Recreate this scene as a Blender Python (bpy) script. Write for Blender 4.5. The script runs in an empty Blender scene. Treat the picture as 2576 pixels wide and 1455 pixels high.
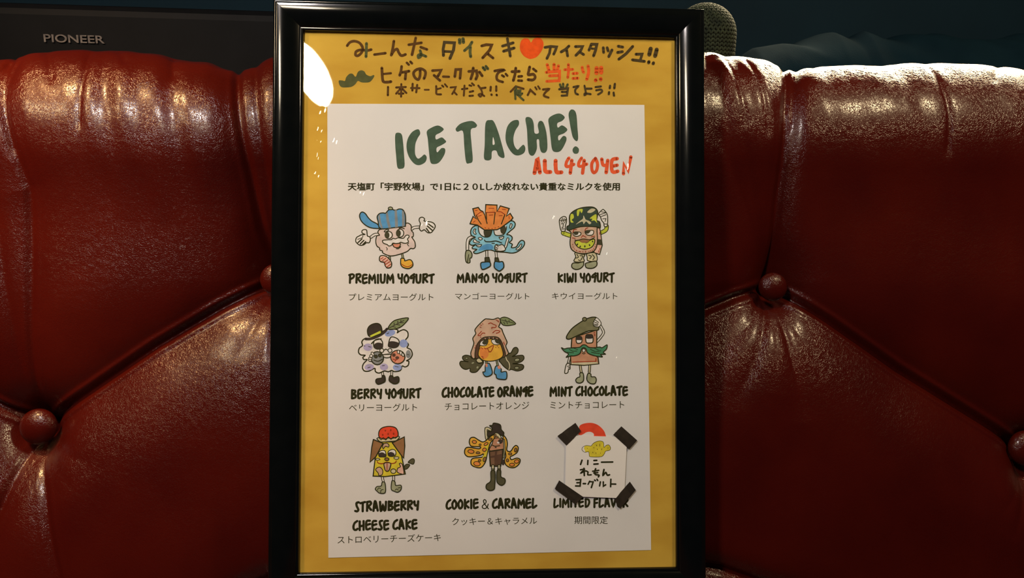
import bpy, bmesh, math, random
import numpy as np
from mathutils import Vector, Matrix
from mathutils.geometry import tessellate_polygon

random.seed(4); RNG = np.random.default_rng(4)
C = bpy.context.scene.collection
PI = math.pi

# ------------------------------------------------------------ frames of reference
# "P" is the picture frame's own frame: x right, y up along the leaning poster, z out of it (metres).
TILT = math.radians(14)
CT, ST = math.cos(TILT), math.sin(TILT)
P2W = Matrix(((1, 0, 0, 0), (0, ST, -CT, 0), (0, CT, ST, 0.736), (0, 0, 0, 1)))
def W(x, y, z): return P2W @ Vector((x, y, z))

F = 1900.0
RV = np.array([-2.23e-2, 5.09e-2, -3.2e-3]); TV = np.array([-19.7949, -10.6413, -705.8137]) / 1000
def rod(r):
    t = np.linalg.norm(r); k = r / t
    K = np.array([[0, -k[2], k[1]], [k[2], 0, -k[0]], [-k[1], k[0], 0]])
    return np.eye(3) + np.sin(t) * K + (1 - np.cos(t)) * K @ K
RC = rod(RV); CAMP = -RC.T @ TV
def ray(px, py):
    return RC.T @ np.array([(px - 1288) / F, -(py - 727.5) / F, -1.0])
def at(px, py, z):
    """point of the P frame on the plane z that the photograph shows at px, py"""
    d = ray(px, py); s = (z - CAMP[2]) / d[2]
    return CAMP + d * s

# ------------------------------------------------------------ camera, world, light, exposure
cam = bpy.data.cameras.new('camera'); camo = bpy.data.objects.new('camera', cam); C.objects.link(camo)
cam.sensor_fit = 'HORIZONTAL'; cam.sensor_width = 36; cam.lens = 36 * F / 2576; cam.clip_start = 0.02
mw = Matrix([list(RC.T[i]) + [CAMP[i]] for i in range(3)] + [[0, 0, 0, 1]])
camo.matrix_world = P2W @ mw
S = bpy.context.scene; S.camera = camo
S.view_settings.view_transform = 'Standard'; S.view_settings.look = 'None'
S.view_settings.gamma = 1; S.view_settings.use_curve_mapping = False
S.view_settings.exposure = 0.0
world = bpy.data.worlds.new('dim_room'); S.world = world; world.use_nodes = True
world.node_tree.nodes['Background'].inputs[0].default_value = (0.30, 0.22, 0.55, 1)
world.node_tree.nodes['Background'].inputs[1].default_value = 0.018

def area(name, loc, aim, size, power, col, sy=None, spread=180):
    l = bpy.data.lights.new(name, 'AREA'); l.size = size; l.energy = power; l.color = col
    if sy: l.shape = 'RECTANGLE'; l.size_y = sy
    l.spread = math.radians(spread)
    o = bpy.data.objects.new(name, l); C.objects.link(o)
    a, b = W(*loc), W(*aim)
    o.location = a; o.rotation_euler = (b - a).to_track_quat('-Z', 'Y').to_euler(); return o
WARM = (1.0, 0.80, 0.55)
area('room_lamp_light', (-0.45, 0.75, 0.95), (0.0, 0.0, 0.0), 0.10, 8.2, (1.0, 0.90, 0.86))
area('ceiling_lamp_light', (-0.70, 0.72, 0.40), (-0.50, 0.12, -0.05), 0.12, 1.3, (1.0, 0.55, 0.22), None, 55)
area('left_lamp_light', (-1.00, 0.62, 0.70), (-0.3, 0.0, 0.0), 0.13, 2.8, (1.0, 0.74, 0.42))
area('right_lamp_light', (0.75, 0.80, 0.60), (0.3, 0.0, 0.0), 0.16, 7.0, (1.0, 0.76, 0.44))
area('wall_lamp_light', (0.62, 0.55, -0.30), (0.45, 0.20, 0.0), 0.60, 3.2, (1.0, 0.80, 0.50), 0.12, 60)
LAMP_EMIT = 55.0

# ------------------------------------------------------------ helpers
def lin(c): return tuple((v / 12.92 if v <= 0.04045 else ((v + 0.055) / 1.055) ** 2.4) for v in [x / 255 for x in c])
PAPER_SEEN = lin((212, 201, 184))
def ink(r, g, b):
    l = lin((r, g, b)); return tuple(min(0.85, 0.80 * l[i] / PAPER_SEEN[i]) for i in range(3))

def tag(o, label=None, cat=None, group=None, kind=None):
    if label: o['label'] = label
    if cat: o['category'] = cat
    if group: o['group'] = group
    if kind: o['kind'] = kind
    return o
def empty(name, loc, label, cat, group=None):
    o = bpy.data.objects.new(name, None); C.objects.link(o); o.location = loc; o.empty_display_size = 0.05
    return tag(o, label, cat, group)
def setmat(o, mats):
    for m in (mats if isinstance(mats, (list, tuple)) else [mats]): o.data.materials.append(m)
def newobj(name, verts, faces, mats, parent=None, smooth=False, fm=None, inP=True):
    """mesh from P-frame (or world) coordinates, parented keeping place"""
    me = bpy.data.meshes.new(name); me.from_pydata([tuple(v) for v in verts], [], faces)
    o = bpy.data.objects.new(name, me); C.objects.link(o); setmat(o, mats)
    if fm is not None: me.polygons.foreach_set('material_index', fm)
    if smooth: me.polygons.foreach_set('use_smooth', [True] * len(me.polygons))
    if inP: me.transform(P2W)
    if parent:
        o.parent = parent; me.transform(Matrix.Translation(-world_loc(parent)))
    me.update(); return o
def world_loc(o):
    v = Vector((0, 0, 0))
    while o: v += Vector(o.location); o = o.parent
    return v
def bm_obj(name, bm, mats, parent=None, smooth=False, inP=True):
    me = bpy.data.meshes.new(name); bm.to_mesh(me); bm.free()
    o = bpy.data.objects.new(name, me); C.objects.link(o); setmat(o, mats)
    if smooth: me.polygons.foreach_set('use_smooth', [True] * len(me.polygons))
    if inP: me.transform(P2W)
    if parent:
        o.parent = parent; me.transform(Matrix.Translation(-world_loc(parent)))
    me.update(); return o
def box_bm(bm, c, s, bev=0, rot=None):
    r = bmesh.ops.create_cube(bm, size=1); v = r['verts']
    bmesh.ops.scale(bm, vec=s, verts=v)
    if bev:
        e = list({e for x in v for e in x.link_edges})
        q = bmesh.ops.bevel(bm, geom=e, offset=bev, segments=3, affect='EDGES', profile=0.5); v = list({x for f in q['faces'] for x in f.verts} | {x for x in v if x.is_valid})
    if rot: bmesh.ops.rotate(bm, cent=(0, 0, 0), matrix=rot, verts=v)
    bmesh.ops.translate(bm, vec=c, verts=v)

def mat(name, col, rough=0.6, spec=0.5, metal=0, emit=None, es=0):
    m = bpy.data.materials.new(name); m.use_nodes = True; b = m.node_tree.nodes['Principled BSDF']
    b.inputs['Base Color'].default_value = (*col, 1); b.inputs['Roughness'].default_value = rough
    b.inputs['Specular IOR Level'].default_value = spec; b.inputs['Metallic'].default_value = metal
    if emit: b.inputs['Emission Color'].default_value = (*emit, 1); b.inputs['Emission Strength'].default_value = es
    return m
def nodes(m):
    nt = m.node_tree; return nt, nt.nodes['Principled BSDF']
def N(nt, t, **k):
    n = nt.nodes.new(t)
    for a, v in k.items():
        if a in n.inputs: n.inputs[a].default_value = v
        else: setattr(n, a, v)
    return n
def noisy(m, c1, c2, scale, detail=4, bump=0.0, bscale=None, dist=0.001, stretch=(1, 1, 1)):
    nt, b = nodes(m); tc = N(nt, 'ShaderNodeTexCoord'); mp = N(nt, 'ShaderNodeMapping'); mp.inputs['Scale'].default_value = stretch
    nt.links.new(tc.outputs['Object'], mp.inputs['Vector'])
    n = N(nt, 'ShaderNodeTexNoise', Scale=scale, Detail=detail); nt.links.new(mp.outputs[0], n.inputs['Vector'])
    cr = N(nt, 'ShaderNodeValToRGB'); cr.color_ramp.elements[0].position = 0.3; cr.color_ramp.elements[1].position = 0.7
    cr.color_ramp.elements[0].color = (*c1, 1); cr.color_ramp.elements[1].color = (*c2, 1)
    nt.links.new(n.outputs['Fac'], cr.inputs['Fac']); nt.links.new(cr.outputs[0], b.inputs['Base Color'])
    if bump:
        n2 = N(nt, 'ShaderNodeTexNoise', Scale=bscale or scale, Detail=6); nt.links.new(mp.outputs[0], n2.inputs['Vector'])
        bp = N(nt, 'ShaderNodeBump', Strength=bump, Distance=dist); nt.links.new(n2.outputs['Fac'], bp.inputs['Height'])
        nt.links.new(bp.outputs[0], b.inputs['Normal'])
    return m

# ------------------------------------------------------------ materials
# aged red leather: colour mottling, fine crackle and pores as relief
leather = mat('red_leather', (0.1, 0.01, 0.005), 0.23, 0.42)
nt, b = nodes(leather)
tc = N(nt, 'ShaderNodeTexCoord')
n1 = N(nt, 'ShaderNodeTexNoise', Scale=9.0, Detail=5.0); nt.links.new(tc.outputs['Object'], n1.inputs['Vector'])
cr = N(nt, 'ShaderNodeValToRGB'); cr.color_ramp.elements[0].position = 0.3; cr.color_ramp.elements[1].position = 0.72
cr.color_ramp.elements[0].color = (0.040, 0.0026, 0.0013, 1); cr.color_ramp.elements[1].color = (0.062, 0.0046, 0.0018, 1)
nt.links.new(n1.outputs['Fac'], cr.inputs['Fac']); nt.links.new(cr.outputs[0], b.inputs['Base Color'])
vo = N(nt, 'ShaderNodeTexVoronoi', Scale=420.0); vo.feature = 'DISTANCE_TO_EDGE'
nd = N(nt, 'ShaderNodeTexNoise', Scale=160.0, Detail=3.0); nt.links.new(tc.outputs['Object'], nd.inputs['Vector'])
mx = N(nt, 'ShaderNodeMixRGB', blend_type='LINEAR_LIGHT'); mx.inputs[0].default_value = 0.006
nt.links.new(tc.outputs['Object'], mx.inputs[1]); nt.links.new(nd.outputs['Color'], mx.inputs[2]); nt.links.new(mx.outputs[0], vo.inputs['Vector'])
mr = N(nt, 'ShaderNodeMapRange'); mr.inputs['From Max'].default_value = 0.12; nt.links.new(vo.outputs['Distance'], mr.inputs['Value'])
n3 = N(nt, 'ShaderNodeTexNoise', Scale=300.0, Detail=4.0); nt.links.new(tc.outputs['Object'], n3.inputs['Vector'])
n4 = N(nt, 'ShaderNodeTexNoise', Scale=55.0, Detail=5.0); nt.links.new(tc.outputs['Object'], n4.inputs['Vector'])
b1 = N(nt, 'ShaderNodeBump', Strength=0.26, Distance=0.0004); nt.links.new(mr.outputs[0], b1.inputs['Height'])
b2 = N(nt, 'ShaderNodeBump', Strength=0.18, Distance=0.0005); nt.links.new(n3.outputs['Fac'], b2.inputs['Height']); nt.links.new(b1.outputs[0], b2.inputs['Normal'])
b3 = N(nt, 'ShaderNodeBump', Strength=0.12, Distance=0.002); nt.links.new(n4.outputs['Fac'], b3.inputs['Height']); nt.links.new(b2.outputs[0], b3.inputs['Normal'])
nt.links.new(b3.outputs[0], b.inputs['Normal'])

m_frame = noisy(mat('black_lacquer', (0.006, 0.007, 0.007), 0.11, 0.55), (0.002, 0.003, 0.003), (0.003, 0.004, 0.004), 60)
m_kraft = noisy(mat('brown_kraft_paper', (0.5, 0.3, 0.06), 0.85, 0.2), (0.53, 0.315, 0.036), (0.68, 0.45, 0.066), 14, detail=8, bump=0.12, bscale=700, dist=0.0003, stretch=(1, 2.4, 2.4))
m_paper = noisy(mat('white_paper', (0.8, 0.8, 0.78), 0.8, 0.2), (0.75, 0.77, 0.79), (0.81, 0.83, 0.85), 10, bump=0.05, bscale=900, dist=0.0002)
m_card = mat('card_paper', (0.86, 0.86, 0.85), 0.75, 0.2)
m_board = noisy(mat('backing_board', (0.2, 0.12, 0.06), 0.9), (0.16, 0.10, 0.05), (0.24, 0.15, 0.08), 80)
m_tape = noisy(mat('black_cloth_tape', (0.02, 0.016, 0.012), 0.6, 0.3), (0.022, 0.018, 0.012), (0.034, 0.026, 0.018), 200, bump=0.2, bscale=900, dist=0.0003)
m_black = noisy(mat('black_plastic', (0.006, 0.007, 0.010), 0.6, 0.12), (0.0015, 0.002, 0.003), (0.003, 0.0035, 0.005), 30, bump=0.05, bscale=300, dist=0.0004)
m_silver = noisy(mat('dull_silver_print', (0.30, 0.28, 0.27), 0.45, 0.5), (0.06, 0.055, 0.06), (0.16, 0.14, 0.13), 260)
m_knit = noisy(mat('dark_knit_yarn', (0.03, 0.04, 0.03), 0.9, 0.2), (0.010, 0.016, 0.012), (0.030, 0.042, 0.024), 90, bump=0.5, bscale=900, dist=0.001)
m_blanket = noisy(mat('dark_teal_cloth', (0.03, 0.06, 0.08), 0.95, 0.03), (0.003, 0.011, 0.019), (0.005, 0.017, 0.027), 12, bump=0.3, bscale=700, dist=0.001)
m_wall = noisy(mat('dark_teal_wall', (0.02, 0.05, 0.055), 0.85, 0.2), (0.002, 0.013, 0.024), (0.003, 0.018, 0.032), 5, bump=0.2, bscale=60, dist=0.002)
m_floor = noisy(mat('dark_wood_floor', (0.05, 0.03, 0.02), 0.5), (0.03, 0.018, 0.01), (0.07, 0.04, 0.022), 6, bump=0.1, stretch=(1, 12, 1))
m_ceil = noisy(mat('dark_ceiling_paint', (0.03, 0.03, 0.03), 0.9), (0.02, 0.02, 0.02), (0.03, 0.03, 0.032), 5)
m_wood = noisy(mat('dark_stained_wood', (0.04, 0.02, 0.012), 0.45), (0.025, 0.012, 0.008), (0.06, 0.03, 0.015), 8, stretch=(1, 10, 10))
m_brass = mat('aged_brass', (0.4, 0.25, 0.1), 0.35, 0.5, 1.0)
m_bulb = mat('glowing_opal_glass', (0.9, 0.85, 0.75), 0.4, 0.5, 0, (1.0, 0.83, 0.60), LAMP_EMIT)

m_film = bpy.data.materials.new('clear_plastic_film'); m_film.use_nodes = True
nt = m_film.node_tree; nt.nodes.clear()
out = N(nt, 'ShaderNodeOutputMaterial'); mixs = N(nt, 'ShaderNodeMixShader'); tr = N(nt, 'ShaderNodeBsdfTransparent'); gl = N(nt, 'ShaderNodeBsdfGlossy', Roughness=0.02)
fr = N(nt, 'ShaderNodeFresnel', IOR=1.52); tr.inputs[0].default_value = (0.985, 0.985, 0.975, 1)
geo = N(nt, 'ShaderNodeNewGeometry'); mri = N(nt, 'ShaderNodeMapRange'); mri.inputs['To Min'].default_value = 1.52; mri.inputs['To Max'].default_value = 1 / 1.52
nt.links.new(geo.outputs['Backfacing'], mri.inputs['Value']); nt.links.new(mri.outputs[0], fr.inputs['IOR'])
nt.links.new(fr.outputs[0], mixs.inputs[0]); nt.links.new(tr.outputs[0], mixs.inputs[1]); nt.links.new(gl.outputs[0], mixs.inputs[2]); nt.links.new(mixs.outputs[0], out.inputs[0])

_inks = {}
INK = dict(
    k=(46, 44, 18), d=(66, 62, 40), w=(218, 208, 196), b=(84, 140, 172), c=(132, 180, 184), g=(150, 148, 112), gr=(128, 128, 120),
    p=(208, 184, 166), o=(226, 128, 60), s=(204, 132, 100), y=(206, 184, 50), yg=(188, 190, 60), oy=(228, 160, 56), r=(196, 70, 40), rd=(150, 52, 24),
    pe=(194, 156, 124), cr=(196, 182, 140), br=(142, 100, 60), db=(88, 62, 44), li=(168, 154, 176), bg=(140, 150, 182), gm=(72, 128, 88),
    ol=(118, 112, 76), do=(84, 78, 52), hd=(58, 70, 54), tn=(186, 132, 96), le=(122, 130, 84), pk=(218, 168, 142), bk=(60, 50, 40), db2=(118, 86, 60),
    T=(70, 86, 64), R=(222, 84, 44), M=(84, 54, 18), MG=(78, 78, 40), RO=(210, 84, 28), HT=(214, 76, 20), HK=(70, 55, 28), RA=(216, 70, 40))
def inkm(k):
    if k not in _inks:
        c = ink(*INK[k])
        m = mat('ink_' + k, c, 0.75, 0.15); v = tuple(x * 0.86 for x in c); u = tuple(min(0.9, x * 1.12) for x in c)
        noisy(m, v, u, 160, detail=3); _inks[k] = m
    return _inks[k]

# ------------------------------------------------------------ flat print: strokes and fills traced as vector marks
def cr_spline(pts, closed, n=5):
    P_ = [np.array(p, float) for p in pts]; L = len(P_); res = []
    if L < 3: return P_
    rng = range(L if closed else L - 1)
    for i in rng:
        p0 = P_[i - 1] if (closed or i > 0) else P_[0]; p1 = P_[i]; p2 = P_[(i + 1) % L]
        p3 = P_[(i + 2) % L] if (closed or i + 2 < L) else P_[-1]
        for k in range(n):
            t = k / n
            res.append(0.5 * ((2 * p1) + (-p0 + p2) * t + (2 * p0 - 5 * p1 + 4 * p2 - p3) * t * t + (-p0 + 3 * p1 - 3 * p2 + p3) * t ** 3))
    if not closed: res.append(P_[-1])
    return res

class Print:
    """collects marks drawn in photograph pixels on one flat sheet; z grows a hair with every layer of ink"""
    def __init__(s, z): s.z = z; s.v = []; s.f = []; s.m = []; s.keys = []; s.layer = 0
    def mi(s, k):
        if k not in s.keys: s.keys.append(k)
        return s.keys.index(k)
    def poly(s, pts, k):
        z = s.z + s.layer * 6e-6; base = len(s.v)
        tris = tessellate_polygon([[Vector((p[0], p[1], 0)) for p in pts]])
        for p in pts: s.v.append(at(p[0], p[1], z))
        i = s.mi(k)
        for t in tris:
            a, b_, c = [pts[q] for q in t]
            cr_ = (b_[0] - a[0]) * (c[1] - a[1]) - (b_[1] - a[1]) * (c[0] - a[0])
            t = t if cr_ < 0 else t[::-1]
            s.f.append([base + q for q in t]); s.m.append(i)
        s.layer += 1
    def line(s, pts, w, k, taper=0.0):
        pts = [np.array(p, float) for p in pts]; q = [pts[0]]
        for p in pts[1:]:
            if np.linalg.norm(p - q[-1]) > 1e-3: q.append(p)
        pts = q
        if len(pts) < 2: pts = [pts[0], pts[0] + np.array([0.01, 0])]
        z = s.z + s.layer * 6e-6; i = s.mi(k); L = []; R = []; n = len(pts)
        for j, p in enumerate(pts):
            a = pts[max(j - 1, 0)]; c = pts[min(j + 1, n - 1)]
            d0 = p - a; d1 = c - p
            d0 = d0 / (np.linalg.norm(d0) or 1); d1 = d1 / (np.linalg.norm(d1) or 1)
            if j == 0: d0 = d1
            if j == n - 1: d1 = d0
            t = d0 + d1
            if np.linalg.norm(t) < 0.3: t = d1
            t = t / np.linalg.norm(t); nn = np.array([t[1], -t[0]])
            sc = 1 / max(0.6, abs(nn @ np.array([d1[1], -d1[0]])))
            ww = w * 0.5 * sc * (1 - taper * abs(2 * j / (n - 1) - 1)) * random.uniform(0.95, 1.05)
            L.append(p + nn * ww); R.append(p - nn * ww)
        base = len(s.v)
        for a, b_ in zip(L, R): s.v.append(at(a[0], a[1], z)); s.v.append(at(b_[0], b_[1], z))
        for j in range(n - 1):
            s.f.append([base + 2 * j, base + 2 * j + 1, base + 2 * j + 3, base + 2 * j + 2][::-1]); s.m.append(i)
        for p, nb in ((pts[0], pts[1]), (pts[-1], pts[-2])):
            base = len(s.v); r = w * 0.5 * (1 - taper)
            for a in range(10):
                s.v.append(at(p[0] + r * math.cos(a * PI / 5), p[1] - r * math.sin(a * PI / 5), z))
            s.f.append([base + a for a in range(10)]); s.m.append(i)
        s.layer += 1
    def draw(s, txt, o, sc):
        """one mark a line: command, ink, width, points in zoomed-crop pixels"""
        for ln in txt.strip().splitlines():
            t = ln.split()
            if not t: continue
            cmd, k = t[0], t[1]
            if cmd == 'E':
                cx, cy, rx, ry = map(float, t[2:6]); an = math.radians(float(t[6])) if len(t) > 6 else 0
                ow = 14
                pts = [(cx + rx * math.cos(a) * math.cos(an) - ry * math.sin(a) * math.sin(an), cy + rx * math.cos(a) * math.sin(an) + ry * math.sin(a) * math.cos(an)) for a in [i * PI / 8 for i in range(16)]]
                pts = [(o[0] + x * sc, o[1] + y * sc) for x, y in pts]
                s.poly(pts, k)
                if len(t) > 7: s.line(pts + [pts[0]], float(t[7]) * sc, 'k')
                continue
            w = float(t[2]); chains = ' '.join(t[3:]).split(';')
            for ch in chains:
                pts = [tuple(map(float, q.split(','))) for q in ch.split()]
                pts = [(o[0] + x * sc, o[1] + y * sc) for x, y in pts]
                if cmd in 'FO': q = cr_spline(pts, True, 4)
                elif cmd == 'L': q = cr_spline(pts, False, 4)
                elif cmd == 'T': q = cr_spline(pts, False, 4)
                else: q = pts
                if cmd in 'FfOo': s.poly([tuple(x) for x in q], k)
                if cmd in 'Oo' and w > 0: s.line(list(q) + [q[0]], w * sc, 'k')
                if cmd in 'Ll': s.line(q, w * sc, k)
                if cmd == 'T': s.line(q, w * sc, 'k'); s.line(q, (w - 30) * sc, k)
    def build(s, name, parent, label=None):
        o = newobj(name, s.v, s.f, [inkm(k) for k in s.keys], parent, fm=s.m)
        if label: o['label'] = label
        return o

# --- a bold brush alphabet, drawn stroke by stroke in a 1-high box
GL = {
 'P': (.56, '.16,.12 .14,.9;.08,.14 .34,.06 .48,.2 .4,.4 .16,.56'), 'R': (.56, '.14,.1 .12,.92;.12,.12 .38,.08 .46,.24 .34,.42 .16,.5;.22,.52 .46,.84'),
 'E': (.52, '.4,.1 .12,.16 .12,.88 .42,.82;.12,.5 .42,.4'), 'M': (.7, '.1,.92 .14,.14 .34,.6 .54,.12 .6,.9'), 'I': (.26, '.13,.1 .13,.9'),
 'U': (.54, '.1,.1 .12,.76 .26,.9 .4,.76 .44,.1'), 'Y': (.5, '.1,.1 .12,.36 .2,.5 .38,.46;.42,.1 .36,.92'), 'O': (.52, '.28,.1 .1,.4 .14,.8 .28,.9 .42,.7 .42,.34 .28,.1'),
 'G': (.48, '.4,.08 .14,.3 .12,.48 .38,.42;.4,.3 .32,.92'), 'T': (.5, '.06,.18 .44,.08;.26,.16 .25,.92'), 'A': (.56, '.1,.9 .2,.1 .3,.1 .46,.88;.16,.62 .4,.6;.24,.2 .26,.56'),
 'N': (.58, '.12,.92 .14,.12 .42,.88 .48,.1'), 'K': (.54, '.13,.08 .14,.92;.44,.22 .18,.5 .44,.82'), 'W': (.7, '.1,.1 .14,.86 .24,.86 .34,.4 .44,.88 .56,.8 .6,.1'),
 'B': (.56, '.14,.1 .13,.9;.14,.12 .4,.16 .38,.36 .18,.46;.18,.48 .44,.6 .4,.82 .14,.9'), 'C': (.5, '.42,.08 .2,.26 .1,.6 .16,.86 .32,.9 .44,.8'), 'H': (.56, '.12,.1 .12,.92;.44,.08 .44,.9;.12,.56 .44,.5'),
 'L': (.5, '.14,.08 .1,.84 .22,.9 .42,.74'), 'S': (.46, '.38,.08 .2,.14 .2,.4 .34,.74 .24,.9 .08,.86'), 'D': (.56, '.14,.1 .14,.9;.12,.1 .36,.14 .46,.4 .34,.78 .14,.9'),
 'F': (.48, '.14,.1 .13,.92;.14,.12 .4,.08;.14,.5 .38,.46'), 'V': (.54, '.1,.1 .26,.88 .46,.08'), ' ': (.22, ''),
 '&': (.66, '.58,.5 .5,.76 .3,.92 .1,.84 .1,.64 .36,.4 .4,.2 .28,.06 .18,.18 .24,.42 .44,.72 .6,.94'), '4': (.5, '.24,.06 .08,.5 .4,.44;.36,.16 .28,.92'), '0': (.5, '.3,.08 .12,.36 .12,.74 .26,.92 .4,.66 .42,.3 .3,.08')}
def brush_word(pr, text, x0, t0, b0, x1, t1, b1, key='k', wd=0.215):
    tot = sum(GL[c][0] for c in text); x = 0
    for c in text:
        adv, st = GL[c]
        jy = random.uniform(-0.03, 0.03)
        for ch in st.split(';'):
            if not ch: continue
            pts = [tuple(map(float, q.split(','))) for q in ch.split()]
            px = []
            for a, b_ in pts:
                u = (x + a) / tot; tt = t0 + (t1 - t0) * u; bb = b0 + (b1 - b0) * u
                px.append((x0 + (x1 - x0) * u, tt + (bb - tt) * (b_ + jy)))
            ww = wd * (0.45 if c == '&' else 1)
            pr.line(cr_spline(px, False, 3) if len(px) > 2 else px, ww * (b0 - t0), key)
        x += adv

def font_text(name, text, quad, z, m, parent, offset=0.0, label=None, bold=0):
    """type set with the built-in font, laid out flat on the sheet between four photo points"""
    cu = bpy.data.curves.new(name, 'FONT'); cu.body = text; cu.size = 1; cu.offset = offset; cu.resolution_u = 3
    o = bpy.data.objects.new(name, cu); C.objects.link(o)
    bpy.context.view_layer.update()
    me = bpy.data.meshes.new_from_object(o.evaluated_get(bpy.context.evaluated_depsgraph_get()))
    bpy.data.objects.remove(o); bpy.data.curves.remove(cu)
    n = len(me.vertices); co = np.empty(n * 3); me.vertices.foreach_get('co', co); co = co.reshape(-1, 3)
    mn, mxx = co.min(0), co.max(0); (x0, t0, b0), (x1, t1, b1) = quad
    out = np.empty((n, 3))
    for i, v in enumerate(co):
        u = (v[0] - mn[0]) / (mxx[0] - mn[0]); w = (v[1] - mn[1]) / (mxx[1] - mn[1])
        t = t0 + (t1 - t0) * u; b_ = b0 + (b1 - b0) * u
        out[i] = at(x0 + (x1 - x0) * u, b_ + (t - b_) * w, z)
    me.vertices.foreach_set('co', out.ravel())
    if bold:
        bm = bmesh.new(); sc1 = np.linalg.norm(at(1001, 700, z) - at(1000, 700, z))
        for k, (dx, dy) in enumerate(((-1, 0), (1, 0), (0, -.7), (0, .7), (0, 0))):
            m2 = me.copy(); m2.transform(Matrix.Translation((dx * bold * sc1, dy * bold * sc1, k * 5e-6))); bm.from_mesh(m2); bpy.data.meshes.remove(m2)
        bm.to_mesh(me); bm.free()
    me.transform(P2W); me.name = name; me.materials.clear(); me.materials.append(m)
    ob = bpy.data.objects.new(name, me); C.objects.link(ob)
    if parent: ob.parent = parent; me.transform(Matrix.Translation(-world_loc(parent)))
    if label: ob['label'] = label
    me.update(); return ob

# ============================================================ SETTING
def plane(name, cs, m):
    o = newobj(name, cs, [[0, 1, 2, 3]], m, inP=False); o['kind'] = 'structure'; return o
YB = 0.62
def slab(name, c, s, m):
    bm = bmesh.new(); box_bm(bm, c, s); o = bm_obj(name, bm, m, inP=False); o['kind'] = 'structure'; return o
slab('floor', (0, -0.9, -0.05), (4.6, 3.1, 0.1), m_floor)
slab('wall_back', (0, YB + 0.05, 1.25), (4.6, 0.1, 2.5), m_wall)
slab('ceiling', (0, -0.9, 2.55), (4.6, 3.1, 0.1), m_ceil)

# ============================================================ SOFA
ZB = -0.034          # crest plane of the padding
sofa = empty('tufted_leather_sofa', (0, 0.05, 0), 'red leather tufted sofa with round buttons behind the framed poster', 'sofa')
def q(px, py, z=-0.075): v = at(px, py, z); return (v[0], v[1])
XL, XR = -0.86, 0.92
YBOT, YROLL, RR = -0.34, 0.104, 0.093
UPB = [(693, 703), (1947, 722), (-561, 690), (3200, 730)]
LOB = [(92, 1075), (2590, 1140), (1320, 1110)]
pleats = []   # (polyline in P x,y ; depth ; softness)
def addp(px, depth, soft, ridge=0.0, fade=False): pleats.append(([q(*p) for p in px], depth, soft, ridge, fade))
SD = 0.030
addp([(693, 703), (560, 775), (400, 870), (230, 985), (92, 1075)], SD, 0.022, 1)
addp([(1947, 722), (2080, 810), (2250, 930), (2420, 1035), (2590, 1140)], SD, 0.022, 1)
addp([(1947, 722), (1850, 748), (1776, 778), (1640, 860), (1320, 1110)], SD, 0.022, 1)
addp([(693, 703), (820, 780), (1000, 890), (1320, 1110)], SD, 0.022, 1)
addp([(-561, 690), (92, 1075)], SD, 0.022, 1)
addp([(3200, 730), (2590, 1140)], SD, 0.022, 1)
# vertical tucks that run up from the buttons over the roll
addp([(560, 100), (575, 165), (597, 280), (632, 450), (660, 610), (693, 703)], 0.012, 0.014, .5)
addp([(600, 100), (615, 165), (640, 260), (668, 400), (685, 520), (693, 703)], 0.005, 0.007, 0)
addp([(2046, 100), (2040, 165), (1985, 260), (1953, 400), (1945, 560), (1947, 722)], 0.011, 0.012, .5)
addp([(2100, 100), (2085, 170), (2030, 240), (1985, 330), (1960, 470), (1947, 722)], 0.005, 0.007, 0)
addp([(1790, 460), (1850, 560), (1947, 722)], 0.003, 0.012, 0)
addp([(1800, 300), (1830, 420), (1880, 560), (1947, 722)], 0.0022, 0.010, 0)
addp([(20, 100), (28, 260), (60, 400), (112, 540), (108, 760), (92, 1075)], 0.009, 0.016, .3)
addp([(-30, 100), (-20, 300), (20, 520), (60, 800), (92, 1075)], 0.004, 0.010, 0)
addp([(2600, 100), (2610, 400), (2600, 800), (2590, 1140)], 0.008, 0.016, .3)
addp([(92, 1075), (150, 1230), (215, 1500)], 0.006, 0.012, .3)
addp([(92, 1075), (40, 1260), (-20, 1420)], 0.012, 0.016, .4)
addp([(2590, 1140), (2560, 1250), (2530, 1420)], 0.006, 0.012, .2)
addp([(2590, 1140), (2630, 1300), (2690, 1500)], 0.010, 0.014, .2)
addp([(1320, 1110), (1320, 1500)], 0.01, 0.014, .3)
addp([(540, 1520), (640, 1452), (700, 1425), (1000, 1385), (1320, 1372), (1650, 1382), (1790, 1404), (1870, 1432), (1950, 1458), (2060, 1520)], 0.013, 0.010, .4)
for cre in ([(104, 245), (135, 285), (168, 345)], [(232, 275), (246, 330), (250, 430)], [(428, 245), (440, 285), (452, 318)], [(28, 280), (22, 330), (30, 380)], [(300, 262), (330, 300)],
            [(58, 300), (66, 400), (80, 470)], [(2330, 300), (2336, 420), (2330, 480)], [(2540, 260), (2470, 350)], [(1820, 300), (1835, 360), (1850, 430)], [(1870, 280), (1890, 350), (1905, 440)]):
    addp(cre, 0.0022, 0.0038, 0)
# short folds fanning out below the buttons
for bx, by, fans in ((1947, 722, [(-62, 240, .0026), (-34, 330, .0034), (-12, 260, .0026), (10, 330, .0036), (34, 250, .0022)]),
                     (693, 703, [(-30, 220, .0022), (-62, 160, .002), (8, 200, .003), (30, 180, .003)]),
                     (92, 1075, [(60, 200, .0016), (96, 240, .0014)]), (2590, 1140, [(-38, 220, .004), (-60, 200, .002)])):
    for dx, L, dep in fans:
        a = math.radians(dx * 0.62)
        addp([(bx, by), (bx + math.sin(a) * L * .5, by + math.cos(a) * L * .5), (bx + math.sin(a * 1.15) * L, by + math.cos(a * 1.15) * L)], dep * 2.0, 0.0090, 0, True)

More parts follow.
